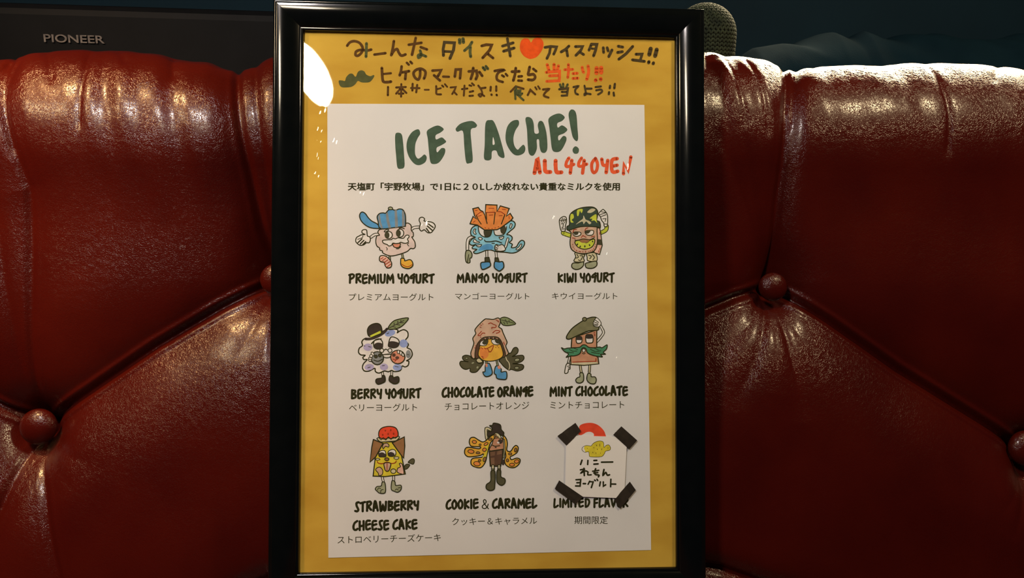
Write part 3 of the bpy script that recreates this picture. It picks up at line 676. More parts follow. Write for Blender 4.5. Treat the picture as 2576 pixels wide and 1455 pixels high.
FIG = {
'bearded yogurt character in a blue striped cap': ((880, 500), '''
T w 62 570,690 480,695 405,745
T w 62 1180,600 1235,560 1335,548
T g 44 765,1100 772,1180
T g 50 1005,1060 1025,1150
O w 20 340,720 330,650 320,605 275,597 235,620 240,665 290,690 250,695 215,700 180,720 130,750 113,820 150,870 200,900 270,890 320,850 370,850 395,800 385,740
l k 24 155,850 235,775;200,875 270,805;250,885 305,830
L k 14 150,785 240,750 250,720
O w 20 1345,540 1358,480 1335,420 1350,372 1400,360 1440,390 1430,430 1480,440 1560,450 1620,480 1645,540 1600,620 1560,655 1500,655 1460,620 1430,600 1380,625 1345,590
l k 24 1515,490 1605,555;1495,530 1585,610;1475,575 1530,650
O p 20 560,610 600,590 850,560 1050,520 1080,478 1130,475 1180,520 1185,610 1222,660 1220,730 1195,745 1250,830 1260,930 1220,965 1170,960 1100,1020 950,1075 800,1105 700,1080 630,1040 630,1010 580,990 570,950 520,910 500,820 520,720 570,705 540,650
O b 22 245,258 300,290 350,360 420,430 530,490 575,565 520,575 400,560 300,510 220,430 188,340 205,280
O b 22 590,578 545,440 527,350 570,290 640,275 690,280 740,225 800,205 880,225 950,200 1020,215 1065,300 1075,420 1070,520 1050,535 850,560
f gr 0 695,285 730,258 760,430 795,562 745,566 705,420;862,225 905,215 922,400 928,548 872,556;1005,222 1042,250 1060,400 1052,528 1005,540;545,335 578,300 600,450 640,572 605,574 560,450
O g 18 750,210 745,175 785,160 820,178 815,212
E w 748 702 72 70 0 18
E d 718 706 46 66
E w 968 665 72 78 0 18
E d 935 668 48 70
O w 16 662,640 690,605 750,598 720,628
L k 18 950,572 1000,562 1050,580
O w 18 640,850 635,805 720,795 800,790 830,765 880,775 930,755 1000,765 1040,760 1080,710 1130,705 1140,740 1110,780 1130,830 1080,860 1030,855 980,840 950,858 880,865 830,858 800,900 750,912 720,885 680,872
O s 18 828,868 900,868 970,862 962,920 920,945 850,930
L k 16 895,965 940,962 980,925
L k 14 1135,855 1110,880 1135,912;700,940 722,965 712,990
O pk 20 570,1180 582,1112 640,1097 710,1120 780,1190 805,1250 790,1318 720,1335 680,1290 665,1230 600,1215
l rd 16 592,1165 642,1135;630,1192 692,1150;658,1235 732,1180;680,1275 770,1215;715,1318 790,1262
O oy 20 990,1150 1050,1160 1060,1200 1150,1175 1200,1210 1212,1290 1140,1345 1040,1330 985,1280 980,1200
L rd 14 995,1260 1060,1300 1130,1310 1200,1272'''),
'blue mango yogurt character with orange crown': ((1130, 500), '''
T w 66 445,735 362,795 350,1000
O g 20 330,1005 400,1005 440,1070 430,1140 400,1150 400,1230 350,1240 320,1200 310,1100
L k 16 375,1080 350,1230
T w 56 722,1000 726,1130
T w 56 900,1030 912,1140
O c 22 560,520 480,535 430,580 412,650 430,710 500,745 440,780 393,840 400,880 450,900 510,885 450,930 452,965 530,980 475,1020 480,1050 530,1060 600,1040 700,1000 800,990 900,1020 1080,1035 1200,1050 1300,1030 1400,960 1450,880 1440,820 1390,805 1340,850 1290,930 1200,945 1215,880 1160,845 1205,800 1210,740 1160,700 1110,690 1180,620 1250,560 1272,490 1240,440 1180,430 1100,480 1000,560
F b 0 560,1000 650,900 780,870 850,930 820,980 700,985
O w 16 480,590 512,590 495,630 520,680 488,685 462,640
O w 16 1185,480 1212,500 1190,570 1165,560 1172,510
O w 16 560,765 600,745 640,775 600,800
O w 16 960,745 1000,742 1050,725 1040,765 990,785
O w 16 470,800 500,782 530,820 580,835 570,855 500,850 465,830
O w 16 520,900 560,892 622,885 600,925 550,925
O w 16 1285,970 1340,930 1370,880 1398,880 1380,940 1320,990
f w 0 565,540 825,600 815,690 740,742 640,718 585,655
F d 0 672,600 820,600 808,690 740,735 680,722
f w 0 860,600 1090,500 1100,600 1050,680 940,710 880,690
E d 1038 592 56 92
L k 18 560,545 572,640 620,710 710,742 790,715 822,620;860,620 882,695 950,712 1040,695 1090,620 1105,540
o o 22 400,485 460,345 530,395 490,330 455,195 560,170 600,225 650,250 690,330 705,115 920,125 920,250 985,140 1155,190 1100,340 1175,285 1228,370 1190,420 1000,560 920,600 680,605 540,510
l rd 16 525,320 600,262 640,255;715,266 880,262;940,250 1000,255 1070,305
l k 18 522,320 560,410 615,490;690,330 730,480;885,270 858,490;1072,310 1005,490;715,270 718,400
l rd 12 500,230 540,225;560,340 620,320;765,185 860,185;770,320 840,315;1020,205 1085,210;960,330 1020,325;465,455 500,430;1150,340 1158,385;690,560 700,566;755,572 768,574;820,575 832,576;880,565 892,562;940,545 955,542
L k 18 680,795 702,825 790,830 900,815 1010,852
l k 14 820,860 872,860
O w 18 900,885 875,950 900,1000 1000,1015 1080,990 1068,930 1020,885 960,900
L k 16 905,890 945,925;885,930 935,958;880,965 930,985
T w 56 1085,930 1130,775
o d 18 690,1138 765,1132 790,1230 690,1240
O b 22 612,1240 690,1222 780,1225 795,1290 740,1330 650,1365 615,1330
o d 18 882,1140 940,1140 965,1220 880,1240
O b 22 880,1215 960,1222 1032,1218 1050,1320 980,1390 930,1380 868,1320'''),
'kiwi yogurt character in a camouflage helmet': ((1370, 500), '''
T yg 92 510,712 430,690 358,662
T yg 84 1080,660 1180,605 1195,530
O w 18 290,400 355,347 412,360 422,440 400,530 395,620 320,620 288,490
l k 15 318,455 345,375;350,460 378,380;385,470 405,395;320,485 362,480 352,560 330,555;325,585 395,585;300,420 410,410
O w 18 1040,292 1112,216 1140,215 1200,290 1215,380 1205,530 1150,530 1140,470 1100,420 1075,350
l k 15 1060,310 1175,275;1090,345 1185,310;1120,390 1180,385 1165,440;1145,490 1205,490;1095,255 1165,265
O cr 18 590,1040 770,1060 750,1140 755,1215 570,1212 600,1120
O cr 18 820,1060 980,1050 1005,1200 840,1200 820,1130
L d 18 620,1070 650,1130 600,1145;680,1100 735,1110 700,1180;650,1180 690,1200;850,1090 900,1110 870,1160;920,1080 960,1130 930,1180;700,1070 760,1075
O g 20 525,1270 560,1240 650,1240 745,1220 745,1290 680,1350 600,1365 530,1330
O g 20 790,1250 860,1230 990,1205 1005,1285 930,1340 830,1340 790,1310
o pk 18 1000,560 1062,570 1085,700 1110,900 1060,1075 950,1040
f d 0 1008,778 1102,788 1102,900 1003,888
O pe 20 470,600 700,540 980,530 1010,640 1015,850 970,990 850,1050 700,1060 590,1030 510,960 490,830 512,660
O hd 20 430,540 480,500 482,330 560,240 700,180 860,160 960,175 1020,240 1015,340 1002,420 1060,450 1070,565 1000,545 700,540 460,610
F yg 0 500,310 550,300 562,370 522,410 560,455 500,450
F yg 0 630,220 730,200 720,270 700,268 680,235 652,330 625,320
F cr 0 820,262 900,192 980,212 900,272
F yg 0 870,380 990,300 1000,420 1012,470 960,420 900,430 920,390
F cr 0 600,500 680,430 738,385 750,325 790,400 850,425 900,465 860,492 800,440 752,490 722,440
O yg 18 585,830 660,800 800,850 880,800 962,785 950,880 880,950 760,975 650,940 600,885
F br 0 670,810 740,782 862,800 820,845 720,850
L k 16 580,795 640,806 740,775 870,790 962,748
E d 630 885 15 22 20
E d 685 925 14 22 20
E d 775 920 15 22
E d 866 897 14 22 -20
E d 925 825 14 18
O w 16 548,655 620,640 695,655 690,700 620,728 560,705
F d 0 558,652 645,645 640,690 580,700
O w 16 782,630 860,612 942,620 930,690 860,708 800,685
F d 0 790,625 885,615 850,668 800,672
L rd 15 615,592 560,600 550,650;830,562 790,580 778,620
l rd 15 705,750 738,710 800,745
l rd 13 538,880 540,890;548,930 550,938;570,965 576,972;605,990 625,1010;660,1015 700,1025;735,1020 738,1030;790,1010 790,1035;850,1015 856,1022;880,1000 890,1015;915,985 922,1005;945,960 955,980;970,920 982,935;985,885 990,890;535,755 590,765;900,735 965,722;1060,650 1062,690;1068,960 1062,980;1048,1000 1040,1030'''),
'white berry yogurt character in a dark top hat with feather': ((870, 785), '''
T w 54 700,1150 716,1230
T w 54 888,1140 880,1230
O w 24 360,520 308,580 322,650 260,700 245,780 290,830 370,838 328,880 350,920 410,922 340,1000 320,1080 360,1140 450,1140 555,1088 570,1150 640,1180 740,1140 820,1155 880,1130 940,1152 1050,1130 1085,1045 1140,1062 1200,1030 1212,955 1170,942 1240,900 1280,820 1250,730 1180,690 1205,630 1150,548 1195,480 1190,390 1120,345 1040,370 992,402 1000,350 900,330 780,340 500,500
E li 425 682 88 72
E bg 852 412 105 60 -18
E bg 1112 610 80 80
E gr 1205 815 50 80
E li 450 1065 92 60 -10
E li 735 1062 80 66
E bg 990 1070 86 64
l d 12 350,655 370,660;435,665 480,680;700,1040 745,1035;420,1080 470,1065;945,1050 1010,1060;1180,820 1215,825;790,425 830,405
L bk 50 380,522 480,520 620,470 730,400 790,330
O bk 20 455,475 415,380 440,290 520,235 620,225 680,280 692,410 600,455
f yg 0 462,460 668,362 675,408 480,490
O le 20 812,322 880,212 980,152 1200,117 1140,220 1040,300 900,338
l bk 14 835,310 1120,165;930,250 930,215;1000,215 1000,180;1060,190 1060,160;900,280 960,300;980,245 1040,255;1050,210 1110,210
O w 20 548,560 640,520 700,570 708,650 690,700 600,715 540,670
F bk 0 552,620 620,592 706,618 702,690 620,716 550,672
O w 20 868,490 960,500 1025,560 1010,650 940,690 830,672 825,600
F bk 0 833,580 920,568 1018,600 1002,660 930,690 830,672
L k 22 495,612 560,550 680,520
E w 692 745 38 38 0 16
E w 850 745 38 38 0 16
L k 16 730,742 770,718 812,742
O w 16 715,830 790,815 870,815 850,870 790,885 735,870
l k 20 725,825 865,815
E gr 605 892 120 126 0 20
E d 580 862 30 30 0 14
E d 656 840 30 32 0 14
L k 18 540,930 620,952 700,915
E s 1000 870 138 130 0 20
E db 925 832 35 35
E db 990 885 38 30
L rd 16 905,912 960,925 990,918;965,925 945,955
E w 1012 772 24 34 0 14
E w 1060 795 24 40 -10 14
E w 1100 828 22 36 -20 14
E w 515 812 26 40 -30 14
E w 488 850 30 28 0 14
E w 470 898 36 20 10 14
E w 466 934 32 18 10 14
O bk 20 580,1310 610,1288 690,1275 702,1230 745,1232 755,1330 700,1370 620,1393 580,1360
O bk 20 833,1320 850,1232 905,1240 912,1270 1000,1247 1024,1290 1010,1360 940,1385 880,1365'''),
'orange character in a brown peel hood with dark hands': ((1130, 785), '''
O do 20 450,900 400,852 320,837 262,860 262,910 310,950 370,962 280,952 220,957 205,1010 250,1080 320,1110 400,1090 402,1140 440,1168 520,1160 580,1100 640,1020 660,960 600,900
O do 20 960,930 1050,860 1130,800 1190,790 1240,702 1300,688 1330,740 1300,810 1215,862 1330,842 1420,842 1440,900 1390,960 1300,988 1230,1000 1390,1012 1435,1050 1410,1110 1310,1140 1200,1110 1150,1120 1060,1060 1000,990
E g 335 895 28 16 0 12
E g 455 985 26 14 -20
E g 545 1070 18 24 30
E g 1308 925 50 30 -10 14
E g 1302 1080 46 26 0 14
T g 44 715,950 716,1010
T g 44 915,940 936,1040
O le 18 980,142 1050,102 1150,127 1280,225 1180,260 1090,265 1020,240
l d 14 1000,155 1250,220;1080,150 1100,185;1150,160 1160,195;1050,200 1070,235;1110,200 1125,235
O pe 20 680,147 740,137 850,145 940,117 985,160 978,230 955,290 1010,330 1035,400 1080,500 1115,590 1090,660 1130,760 1140,805 1090,850 1030,860 540,880 490,910 440,880 415,800 450,690 475,600 455,510 512,420 495,350 560,260
O db 16 500,885 510,700 560,590 650,500 760,480 920,485 1000,560 1060,720 1085,835 1020,880 600,895
O oy 16 575,860 560,800 590,660 622,580 720,530 900,530 980,610 1040,820 960,910 800,950 650,930
F o 0 600,700 720,720 760,820 700,900 600,860
O w 14 590,640 622,562 740,540 735,612 690,652
F d 0 636,590 680,545 742,548 738,605 690,635 650,620
O w 14 820,540 960,540 972,622 880,632 830,600
F d 0 878,545 960,542 972,612 910,602
E rd 765 630 9 9
L rd 16 680,695 700,712 760,692 850,648 822,735 780,772 742,715
l rd 13 590,700 592,715;612,685 614,695;630,705 645,712;895,685 900,690;925,655 930,662;950,685 955,688;620,860 655,870;640,890 665,900;760,772 800,772
L rd 15 755,230 800,212 850,240 902,262 890,300 822,300 822,325;840,402 900,358 970,368 960,395 905,412;620,375 590,410 555,452 600,455 640,410 688,412
l rd 12 590,290 615,300;600,250 625,262;640,225 650,240;900,150 920,170;930,160 935,185;955,170 950,200;1050,580 1040,610;1065,600 1060,640;505,650 520,665;490,690 510,700;600,480 610,495
l pe 16 690,508 700,522;770,495 772,515;850,495 848,515;915,510 925,522
O cr 16 520,930 570,892 622,930 640,970 560,982
L cr 18 1090,870 1110,930 1150,980 1165,1060 1150,1110
O b 20 648,1160 690,1150 700,1025 770,992 820,1110 822,1200 740,1245 680,1230
f s 0 700,1000 738,1000 742,1062 702,1062
O b 20 868,1180 890,1060 930,1045 1000,1100 1002,1160 1100,1155 1100,1290 1010,1300 920,1280 900,1212
f s 0 925,1050 982,1030 992,1100 942,1102'''),
'chocolate bar character with mint leaf moustache and beret': ((1370, 785), '''
T w 56 1005,575 1080,490 1135,400 1105,320 1070,260
T w 50 485,865 455,990
O w 18 420,1010 480,1000 490,1100 460,1110 448,1170 400,1190 387,1150
l k 14 440,1050 470,1045;455,1080 485,1075
T cr 54 685,1030 705,1165
T cr 54 870,1030 860,1165
o tn 22 525,500 1005,350 1005,860 1028,872 1045,1000 760,1030 505,1015 500,860
f cr 0 520,978 1000,962 1035,995 760,1022 515,1008
l rd 18 540,970 985,955 990,900
O ol 22 420,500 440,440 540,310 740,170 850,120 940,102 1010,125 1035,250 1032,350 850,368 650,450 500,520 440,525
E ol 770 142 40 36 0 18
O w 14 955,170 1000,112 1060,160 1090,230 1040,290 950,275 935,220
l k 14 965,150 1040,205;945,190 1030,225;940,235 1030,248;950,262 1020,268
O w 20 608,500 640,478 710,485 716,580 660,608 615,590
F bk 0 612,490 660,472 712,485 712,540 660,545 618,540
O w 20 798,455 860,440 922,455 930,580 860,602 800,582
F bk 0 798,455 860,440 922,455 922,508 860,520 803,510
O gm 20 325,692 380,715 430,702 500,695 590,690 680,680 730,640 790,640 850,682 950,692 1060,678 1110,690 1202,637 1190,720 1130,780 1170,815 1080,822 1110,868 980,850 880,820 820,780 800,720 752,690 712,720 690,790 640,830 560,850 500,850 418,873 460,812 380,762
l k 12 470,720 540,760 620,755;560,700 640,730;440,780 560,790;880,720 980,770 1080,750;900,780 1000,800 1060,800;960,700 1040,740
E w 755 745 28 34 0 14
L k 14 728,798 755,808 782,798
l rd 14 950,400 968,402;955,430 972,440;962,455 970,462
O g 20 600,1310 640,1265 680,1250 680,1182 742,1185 750,1320 690,1370 620,1360
O g 20 812,1290 835,1190 890,1200 900,1250 970,1255 995,1310 970,1380 900,1385 840,1350'''),
'yellow cheesecake character with brown ears and strawberry hat': ((870, 1060), '''
O do 16 1118,925 1140,850 1190,828 1232,850 1180,920
O do 16 1200,792 1250,740 1300,725 1322,765 1300,830 1240,815
T w 56 700,1070 722,1170
T w 56 920,1060 920,1160
o y 22 680,400 890,400 1070,650 1145,1020 760,1070 525,1060 565,720
O pe 16 730,440 790,425 830,460 820,500 762,488 722,532 708,490
O pe 16 575,940 605,900 660,890 710,950 700,1030 640,1050 622,1000
E cr 915 965 50 44 0 16
O cr 14 928,700 980,685 1022,700 1000,735 940,730
O cr 14 580,730 620,715 658,742 590,755
O pk 16 1030,820 1085,830 1120,1010 1060,1015 990,980 1000,910 1052,880
o br 22 530,355 715,430 575,690 465,790 500,500
o br 22 895,420 1125,305 1135,480 1115,715 1060,650
O cr 18 620,320 650,390 720,402 900,388 980,370 1010,290
O RA 20 638,300 640,200 700,130 830,102 950,125 1000,200 1005,285 960,315 900,330 860,338 820,325 760,345 700,340
E rd 760 185 16 18
E rd 865 175 16 22 10
E rd 710 265 16 20
E rd 815 250 16 22
E rd 920 245 16 22
L k 16 640,318 680,362 720,318 770,362 820,305 870,350 912,308 955,330 1002,288
O w 16 638,600 700,565 758,580 770,680 700,688 640,680
F bk 0 635,625 700,602 765,640 765,684 700,688 640,680
O w 16 820,585 900,545 960,580 952,660 880,680 820,660
F bk 0 820,615 870,596 930,622 936,665 870,676 820,655
E br 788 735 40 28 0 16
L rd 16 605,775 625,808 700,820 792,790 880,815 950,802 970,765
O pe 18 740,812 860,812 850,900 820,960 770,960 745,900
l rd 16 795,820 792,950
O g 18 700,1180 750,1185 765,1330 740,1390 650,1388 600,1350 567,1310 600,1262 680,1250
O g 18 890,1150 945,1170 960,1240 1060,1237 1060,1320 1000,1370 930,1350 875,1310
L k 14 610,1330 630,1290 670,1300;670,1380 680,1330 720,1320;950,1330 980,1310 1010,1330;1010,1290 1050,1280'''),
'thin cookie character with yellow spotted curls': ((1130, 1055), '''
T cr 62 722,375 712,185 810,215
O oy 22 860,300 760,360 700,420 640,440 560,400 480,352 410,367 387,440 410,510 470,530 600,535 570,572 380,542 310,572 298,660 350,720 450,725 600,700 655,672 640,732 480,752 425,790 428,880 520,930 620,930 700,820 740,640 800,450 870,380
O oy 22 1040,320 1100,380 1120,480 1110,600 1180,622 1240,540 1290,508 1330,550 1310,640 1230,700 1175,730 1200,782 1300,752 1365,780 1350,860 1270,930 1170,932 1090,880 1065,790 1090,700 1050,500
F y 0 700,500 760,440 740,600 700,760 640,840 640,740 690,640
E o 485 440 42 30 10 14
E o 420 625 60 36 10 14
E o 535 860 64 42 10 14
E o 710 480 42 24 -30 14
E o 680 590 38 32 -20 14
E br 790 385 38 22 -10 14
E br 555 650 38 22 0 12
E br 595 495 22 18 0 12
E br 585 797 28 20 0 12
E br 680 775 28 46 20 12
E br 1280 595 24 40 10 14
E br 1175 670 34 22 0 12
E br 1122 795 24 30 0 12
E o 1210 880 48 30 0 14
E o 1300 817 46 34 -10 14
O tn 18 860,380 940,360 1025,380 1042,590 780,612 830,470
o db 20 770,620 1040,580 1030,720 990,910 790,905
f db2 0 790,640 882,626 878,700 795,712;925,620 1012,605 1012,672 920,688;800,752 872,742 872,880 810,882
T cr 40 1055,400 1062,600 1045,740
E bk 1038 832 30 58
O bk 20 742,330 750,230 800,245 830,180 780,127 832,120 860,77 980,107 1002,200 1052,262 1030,320 940,285 860,292
O cr 14 870,290 900,265 950,280 990,330 1000,370 930,360 870,360
E br 885 310 24 20 0 10
E br 912 350 36 18 -15 10
L k 16 815,492 880,522 972,512
E bk 985 430 45 46
E w 945 455 26 18 20
E bk 895 545 20 10
T cr 66 842,905 842,1015
T cr 66 960,905 960,1005
l k 16 812,960 875,960;935,950 988,950
O do 20 805,1010 880,1010 875,1300 850,1360 780,1375 715,1340 720,1260 800,1190
O do 20 925,990 990,990 995,1110 1070,1150 1070,1230 1010,1275 940,1240 915,1170''')}
for lb, (o_, tx) in FIG.items():
    marks('illustration', sheet, tx, o_, CS, ZP, lb)
A4 = ((1380, 1050), .16495)
marks('red_arc', sheet, 'F RA 0 470,140 520,105 600,88 680,92 760,125 830,190 862,250 865,320 705,320 690,255 640,225 580,230 530,260 490,275 455,265 470,220', *A4, ZP, 'orange-red arc showing above the taped card')
def apts(cs): return [(1380 + x * .16495, 1050 + y * .16495) for x, y in cs]
card = quadsheet('note_card', apts([(272, 280), (1200, 302), (1152, 1240), (250, 1204)]), ZP + .0014, .00025, m_card, fr_, 'white card taped over the lower right flavour')
marks('card_lettering', card, '''
l k 26 510,658 488,722;600,662 596,722;692,662 735,660;692,718 755,714;808,688 978,685
l k 26 540,782 545,892
L k 24 485,805 545,798 490,855 555,822 600,838 598,880 650,880
l k 24 672,826 765,812;690,852 750,846
L k 26 718,788 702,840 715,875 768,886 760,912
L k 26 845,800 830,888 872,845 895,885 930,880
l k 24 418,956 490,952 480,1052 412,1050;432,1002 480,1000;528,1015 565,1015
l k 24 628,978 602,1025;622,984 680,988 652,1076;702,960 714,970;738,948 750,968
l k 24 790,988 778,1050;835,988 835,1055 870,1032;950,948 946,1062;950,1020 1024,1022''', *A4, ZP + .00145, 'three lines of black handwriting on the taped card')
marks('lemon_drawing', card, '''
O y 7 650,440 690,395 760,365 820,370 840,400 845,460 880,430 920,425 945,470 930,505 870,520 850,560 800,605 640,605 620,575 610,530 550,535 510,500 520,460 570,435 630,440
F w 0 515,500 520,465 548,448 540,480 560,520 545,530
l M 8 728,425 735,440;780,410 782,445;688,465 694,470;743,485 746,498;812,482 808,500;672,535 678,545;718,545 726,552;790,548 794,552;590,475 594,478;905,470 909,473''', *A4, ZP + .00145, 'yellow hand-drawn lemon shape on the card')
def tape(cs):
    cs = apts(cs); o = []
    n = 8; vs = []
    for j in range(n + 1):
        t = j / n
        for a, b_ in ((cs[0], cs[1]), (cs[3], cs[2])):
            px = (a[0] + (b_[0] - a[0]) * t, a[1] + (b_[1] - a[1]) * t)
            jit = random.uniform(-.6, .6) if 0 < j < n else 0
            vs.append(at(px[0], px[1] + jit, ZP + .00155 + .0001 * math.sin(t * PI)))
    fs = [[2 * j, 2 * j + 1, 2 * j + 3, 2 * j + 2] for j in range(n)]
    m = newobj('tape_strip', vs, fs, m_tape, fr_)
    md = m.modifiers.new('thickness', 'SOLIDIFY'); md.thickness = .0002; return m
for c_ in ([(135, 290), (410, 88), (495, 212), (275, 435)], [(985, 270), (1110, 140), (1352, 355), (1230, 492)],
           [(95, 1095), (160, 965), (525, 1215), (412, 1330)], [(1000, 1265), (1240, 985), (1330, 1112), (1092, 1400)]): tape(c_)

# clear plastic cover, slightly dimpled so that the lamp glints in it
nfx, nfy = 420, 600
ZF = -.00095
DENTS = []
def glint(px, py, rx, ry, a): DENTS.append((px, py, rx, ry, a))
EXTRA_GLINTS = [(804, 328, 5, 11, 1), (803, 354, 4.5, 9, 1), (797, 440, 6, 14, 1), (843, 356, 5, 12, 1), (910, 487, 6, 13, 1), (1068, 563, 9, 14, 1), (1528, 634, 9, 24, 1), (1579, 420, 5, 11, 1), (812, 281, 5, 5, 1), (1392, 547, 9, 5, 1), (1549, 901, 3, 7, 1), (799, 395, 2.6, 14, 1)]
fx = [np.linspace(-IW - .003, IW + .003, 120)]; fy = [np.linspace(-IH - .003, IH + .003, 170)]
for px, py, rx, ry, a in EXTRA_GLINTS:
    c = at(px, py, ZF); fx.append(c[0] + np.linspace(-2.2, 2.2, 23) * rx * .7e-3); fy.append(c[1] + np.linspace(-2.2, 2.2, 23) * ry * .7e-3)
fx = np.unique(np.concatenate(fx)); fy = np.unique(np.concatenate(fy)); nfx, nfy = len(fx), len(fy); FX, FY = np.meshgrid(fx, fy); FZ = np.full(FX.shape, ZF)
for px, py, rx, ry, a in EXTRA_GLINTS:
    c = at(px, py, ZF); s_x = rx * 0.62e-3; s_y = ry * 0.62e-3
    # slope needed to mirror the lamp from here to the camera
    lampP = np.array([-0.389, 0.45, 0.90]); v1 = lampP - c; v1 /= np.linalg.norm(v1); v2 = CAMP - c; v2 /= np.linalg.norm(v2); hv = v1 + v2
    gxs, gys = -hv[0] / hv[2], -hv[1] / hv[2]
    g = np.exp(-(((FX - c[0]) / s_x) ** 2 + ((FY - c[1]) / s_y) ** 2) ** 2)
    FZ += g * (gxs * (FX - c[0]) + gys * (FY - c[1]))
FZ += 0.00010 * (vnoise(FX, FY, .05, .09, 21) - .5)
FZ = np.clip(FZ, ZF - .0004, ZF + .0006)
idx = np.arange(nfx * nfy).reshape(nfy, nfx); quads = np.stack([idx[:-1, :-1], idx[:-1, 1:], idx[1:, 1:], idx[1:, :-1]], -1).reshape(-1, 4)
cov = np_mesh('plastic_cover', np.stack([FX, FY, FZ], -1).reshape(-1, 3), quads, m_film, fr_)
cov['label'] = 'clear plastic cover with lamp reflections'

# ============================================================ LAMP mirrored in the cover (hangs behind and left of the camera)
def mirror_pt(px, py, D=0.90):
    c = at(px, py, ZF); d = c - CAMP; d = d / np.linalg.norm(d); d[2] = -d[2]; s_ = (D - ZF) / d[2]
    return c + d * s_
lamp = empty('hanging_lamp', P2W @ Vector(mirror_pt(740, 150)), 'glowing curved opal lamp mirrored at the poster top left', 'lamp')
path = [(716, 108, 10), (728, 118, 26), (745, 135, 36), (765, 160, 41), (785, 190, 41), (801, 220, 37), (810, 245, 28), (814, 262, 15), (815, 270, 4)]
pp = cr_spline([(a, b_, r) for a, b_, r in path], False, 4)
vs, fs = [], []; sg = 24
cs_ = [mirror_pt(v[0], v[1]) for v in pp]; pxs_ = np.linalg.norm(mirror_pt(801, 200) - mirror_pt(800, 200))
for i, c in enumerate(cs_):
    t = cs_[min(i + 1, len(cs_) - 1)] - cs_[max(i - 1, 0)]; t /= np.linalg.norm(t)
    u = np.cross(t, [0, 0, 1.0]); u /= np.linalg.norm(u); w = np.cross(t, u)
    for k in range(sg):
        a = 2 * PI * k / sg; vs.append(c + pp[i][2] * pxs_ * (u * math.cos(a) + w * math.sin(a)))
for i in range(len(cs_) - 1):
    for k in range(sg): fs.append([i * sg + k, i * sg + (k + 1) % sg, (i + 1) * sg + (k + 1) % sg, (i + 1) * sg + k])
fs.append(list(range(sg))[::-1]); fs.append([(len(cs_) - 1) * sg + k for k in range(sg)])
newobj('glass_shade', vs, fs, m_bulb, lamp, smooth=True)
topw = P2W @ Vector(mirror_pt(716, 108))
bm = bmesh.new(); h_ = 2.5 - topw.z; bmesh.ops.create_cone(bm, cap_ends=True, segments=12, radius1=.003, radius2=.003, depth=h_); bmesh.ops.translate(bm, vec=(topw.x, topw.y, topw.z + h_ / 2), verts=bm.verts)
bm_obj('cord', bm, m_black, lamp, inP=False, smooth=True)
bm = bmesh.new(); bmesh.ops.create_cone(bm, cap_ends=True, segments=20, radius1=.018, radius2=.012, depth=.05); bmesh.ops.translate(bm, vec=(topw.x, topw.y, topw.z + .02), verts=bm.verts)
bm_obj('socket', bm, m_brass, lamp, inP=False, smooth=True)

# ============================================================ BEHIND THE SOFA
def pix_w(px, py, ywall):
    """world point seen at px,py on the upright plane y = ywall"""
    o = P2W @ Vector(CAMP); d = P2W.to_3x3() @ Vector(ray(px, py)); s_ = (ywall - o.y) / d.y; return o + d * s_
con = empty('console_table', (0, 0.42, 0), 'dark wooden console table behind the sofa', 'table')
CZ = 0.80
bm = bmesh.new(); box_bm(bm, (0.05, 0.43, CZ - .015), (2.0, 0.32, .03), .004); bm_obj('table_top', bm, m_wood, con, inP=False)
for x in (-0.9, 1.0):
    for y in (0.30, 0.56):
        bm = bmesh.new(); box_bm(bm, (x, y, (CZ - .03) / 2), (.04, .04, CZ - .03), .003); bm_obj('leg', bm, m_wood, con, inP=False)
# black audio unit with a silver name on its front
c0 = pix_w(300, 12, 0.36); tz = c0.z; yaw = math.radians(-4.5)
spk = empty('audio_speaker', (c0.x, 0.36, CZ), 'black audio unit with silver front lettering, above the left sofa back', 'speaker')
RZ = Matrix.Rotation(-yaw, 3, 'Z')
def spk_box(name, x0, x1, y0, y1, z0_, z1_, m, bev=.004):
    bm = bmesh.new(); box_bm(bm, ((x0 + x1) / 2, (y0 + y1) / 2, (z0_ + z1_) / 2), (x1 - x0, y1 - y0, z1_ - z0_), bev)
    bmesh.ops.rotate(bm, cent=(0, 0, 0), matrix=RZ, verts=bm.verts); bmesh.ops.translate(bm, vec=(c0.x, 0.36, 0), verts=bm.verts)
    return bm_obj(name, bm, m, spk, inP=False)
spk_box('cabinet', -0.42, 0.34, 0, 0.19, CZ, tz, m_black, .015)
a_, b2_ = pix_w(120, 98, 0.36), pix_w(266, 101, 0.36)
cu = bpy.data.curves.new('t', 'FONT'); cu.body = 'PIONEER'; cu.extrude = .02; cu.offset = .012; ot = bpy.data.objects.new('t', cu); C.objects.link(ot); bpy.context.view_layer.update()
me = bpy.data.meshes.new_from_object(ot.evaluated_get(bpy.context.evaluated_depsgraph_get())); bpy.data.objects.remove(ot)
co = np.empty(len(me.vertices) * 3); me.vertices.foreach_get('co', co); co = co.reshape(-1, 3); mn, mxx = co.min(0), co.max(0)
hh = (pix_w(190, 89, .36) - pix_w(190, 109, .36)).z; Lw = (b2_ - a_).length
co[:, 0] = (co[:, 0] - mn[0]) / (mxx[0] - mn[0]) * Lw; co[:, 1] = (co[:, 1] - mn[1]) / (mxx[1] - mn[1]) * hh; co[:, 2] *= .05
w3 = np.stack([co[:, 0], -co[:, 2], co[:, 1]], -1); cy, sy_ = math.cos(-yaw), math.sin(-yaw)
w3 = np.stack([w3[:, 0] * cy - w3[:, 1] * sy_, w3[:, 0] * sy_ + w3[:, 1] * cy, w3[:, 2]], -1)
fo = -(c0.x - a_.x)
w3 += np.array([a_.x, 0.36 + fo * math.tan(-yaw) - .0012, pix_w(190, 109, .36).z + .0]) - np.array([c0.x, .36, CZ])
me.vertices.foreach_set('co', w3.ravel()); me.materials.clear(); me.materials.append(m_silver); me.name = 'name_lettering'
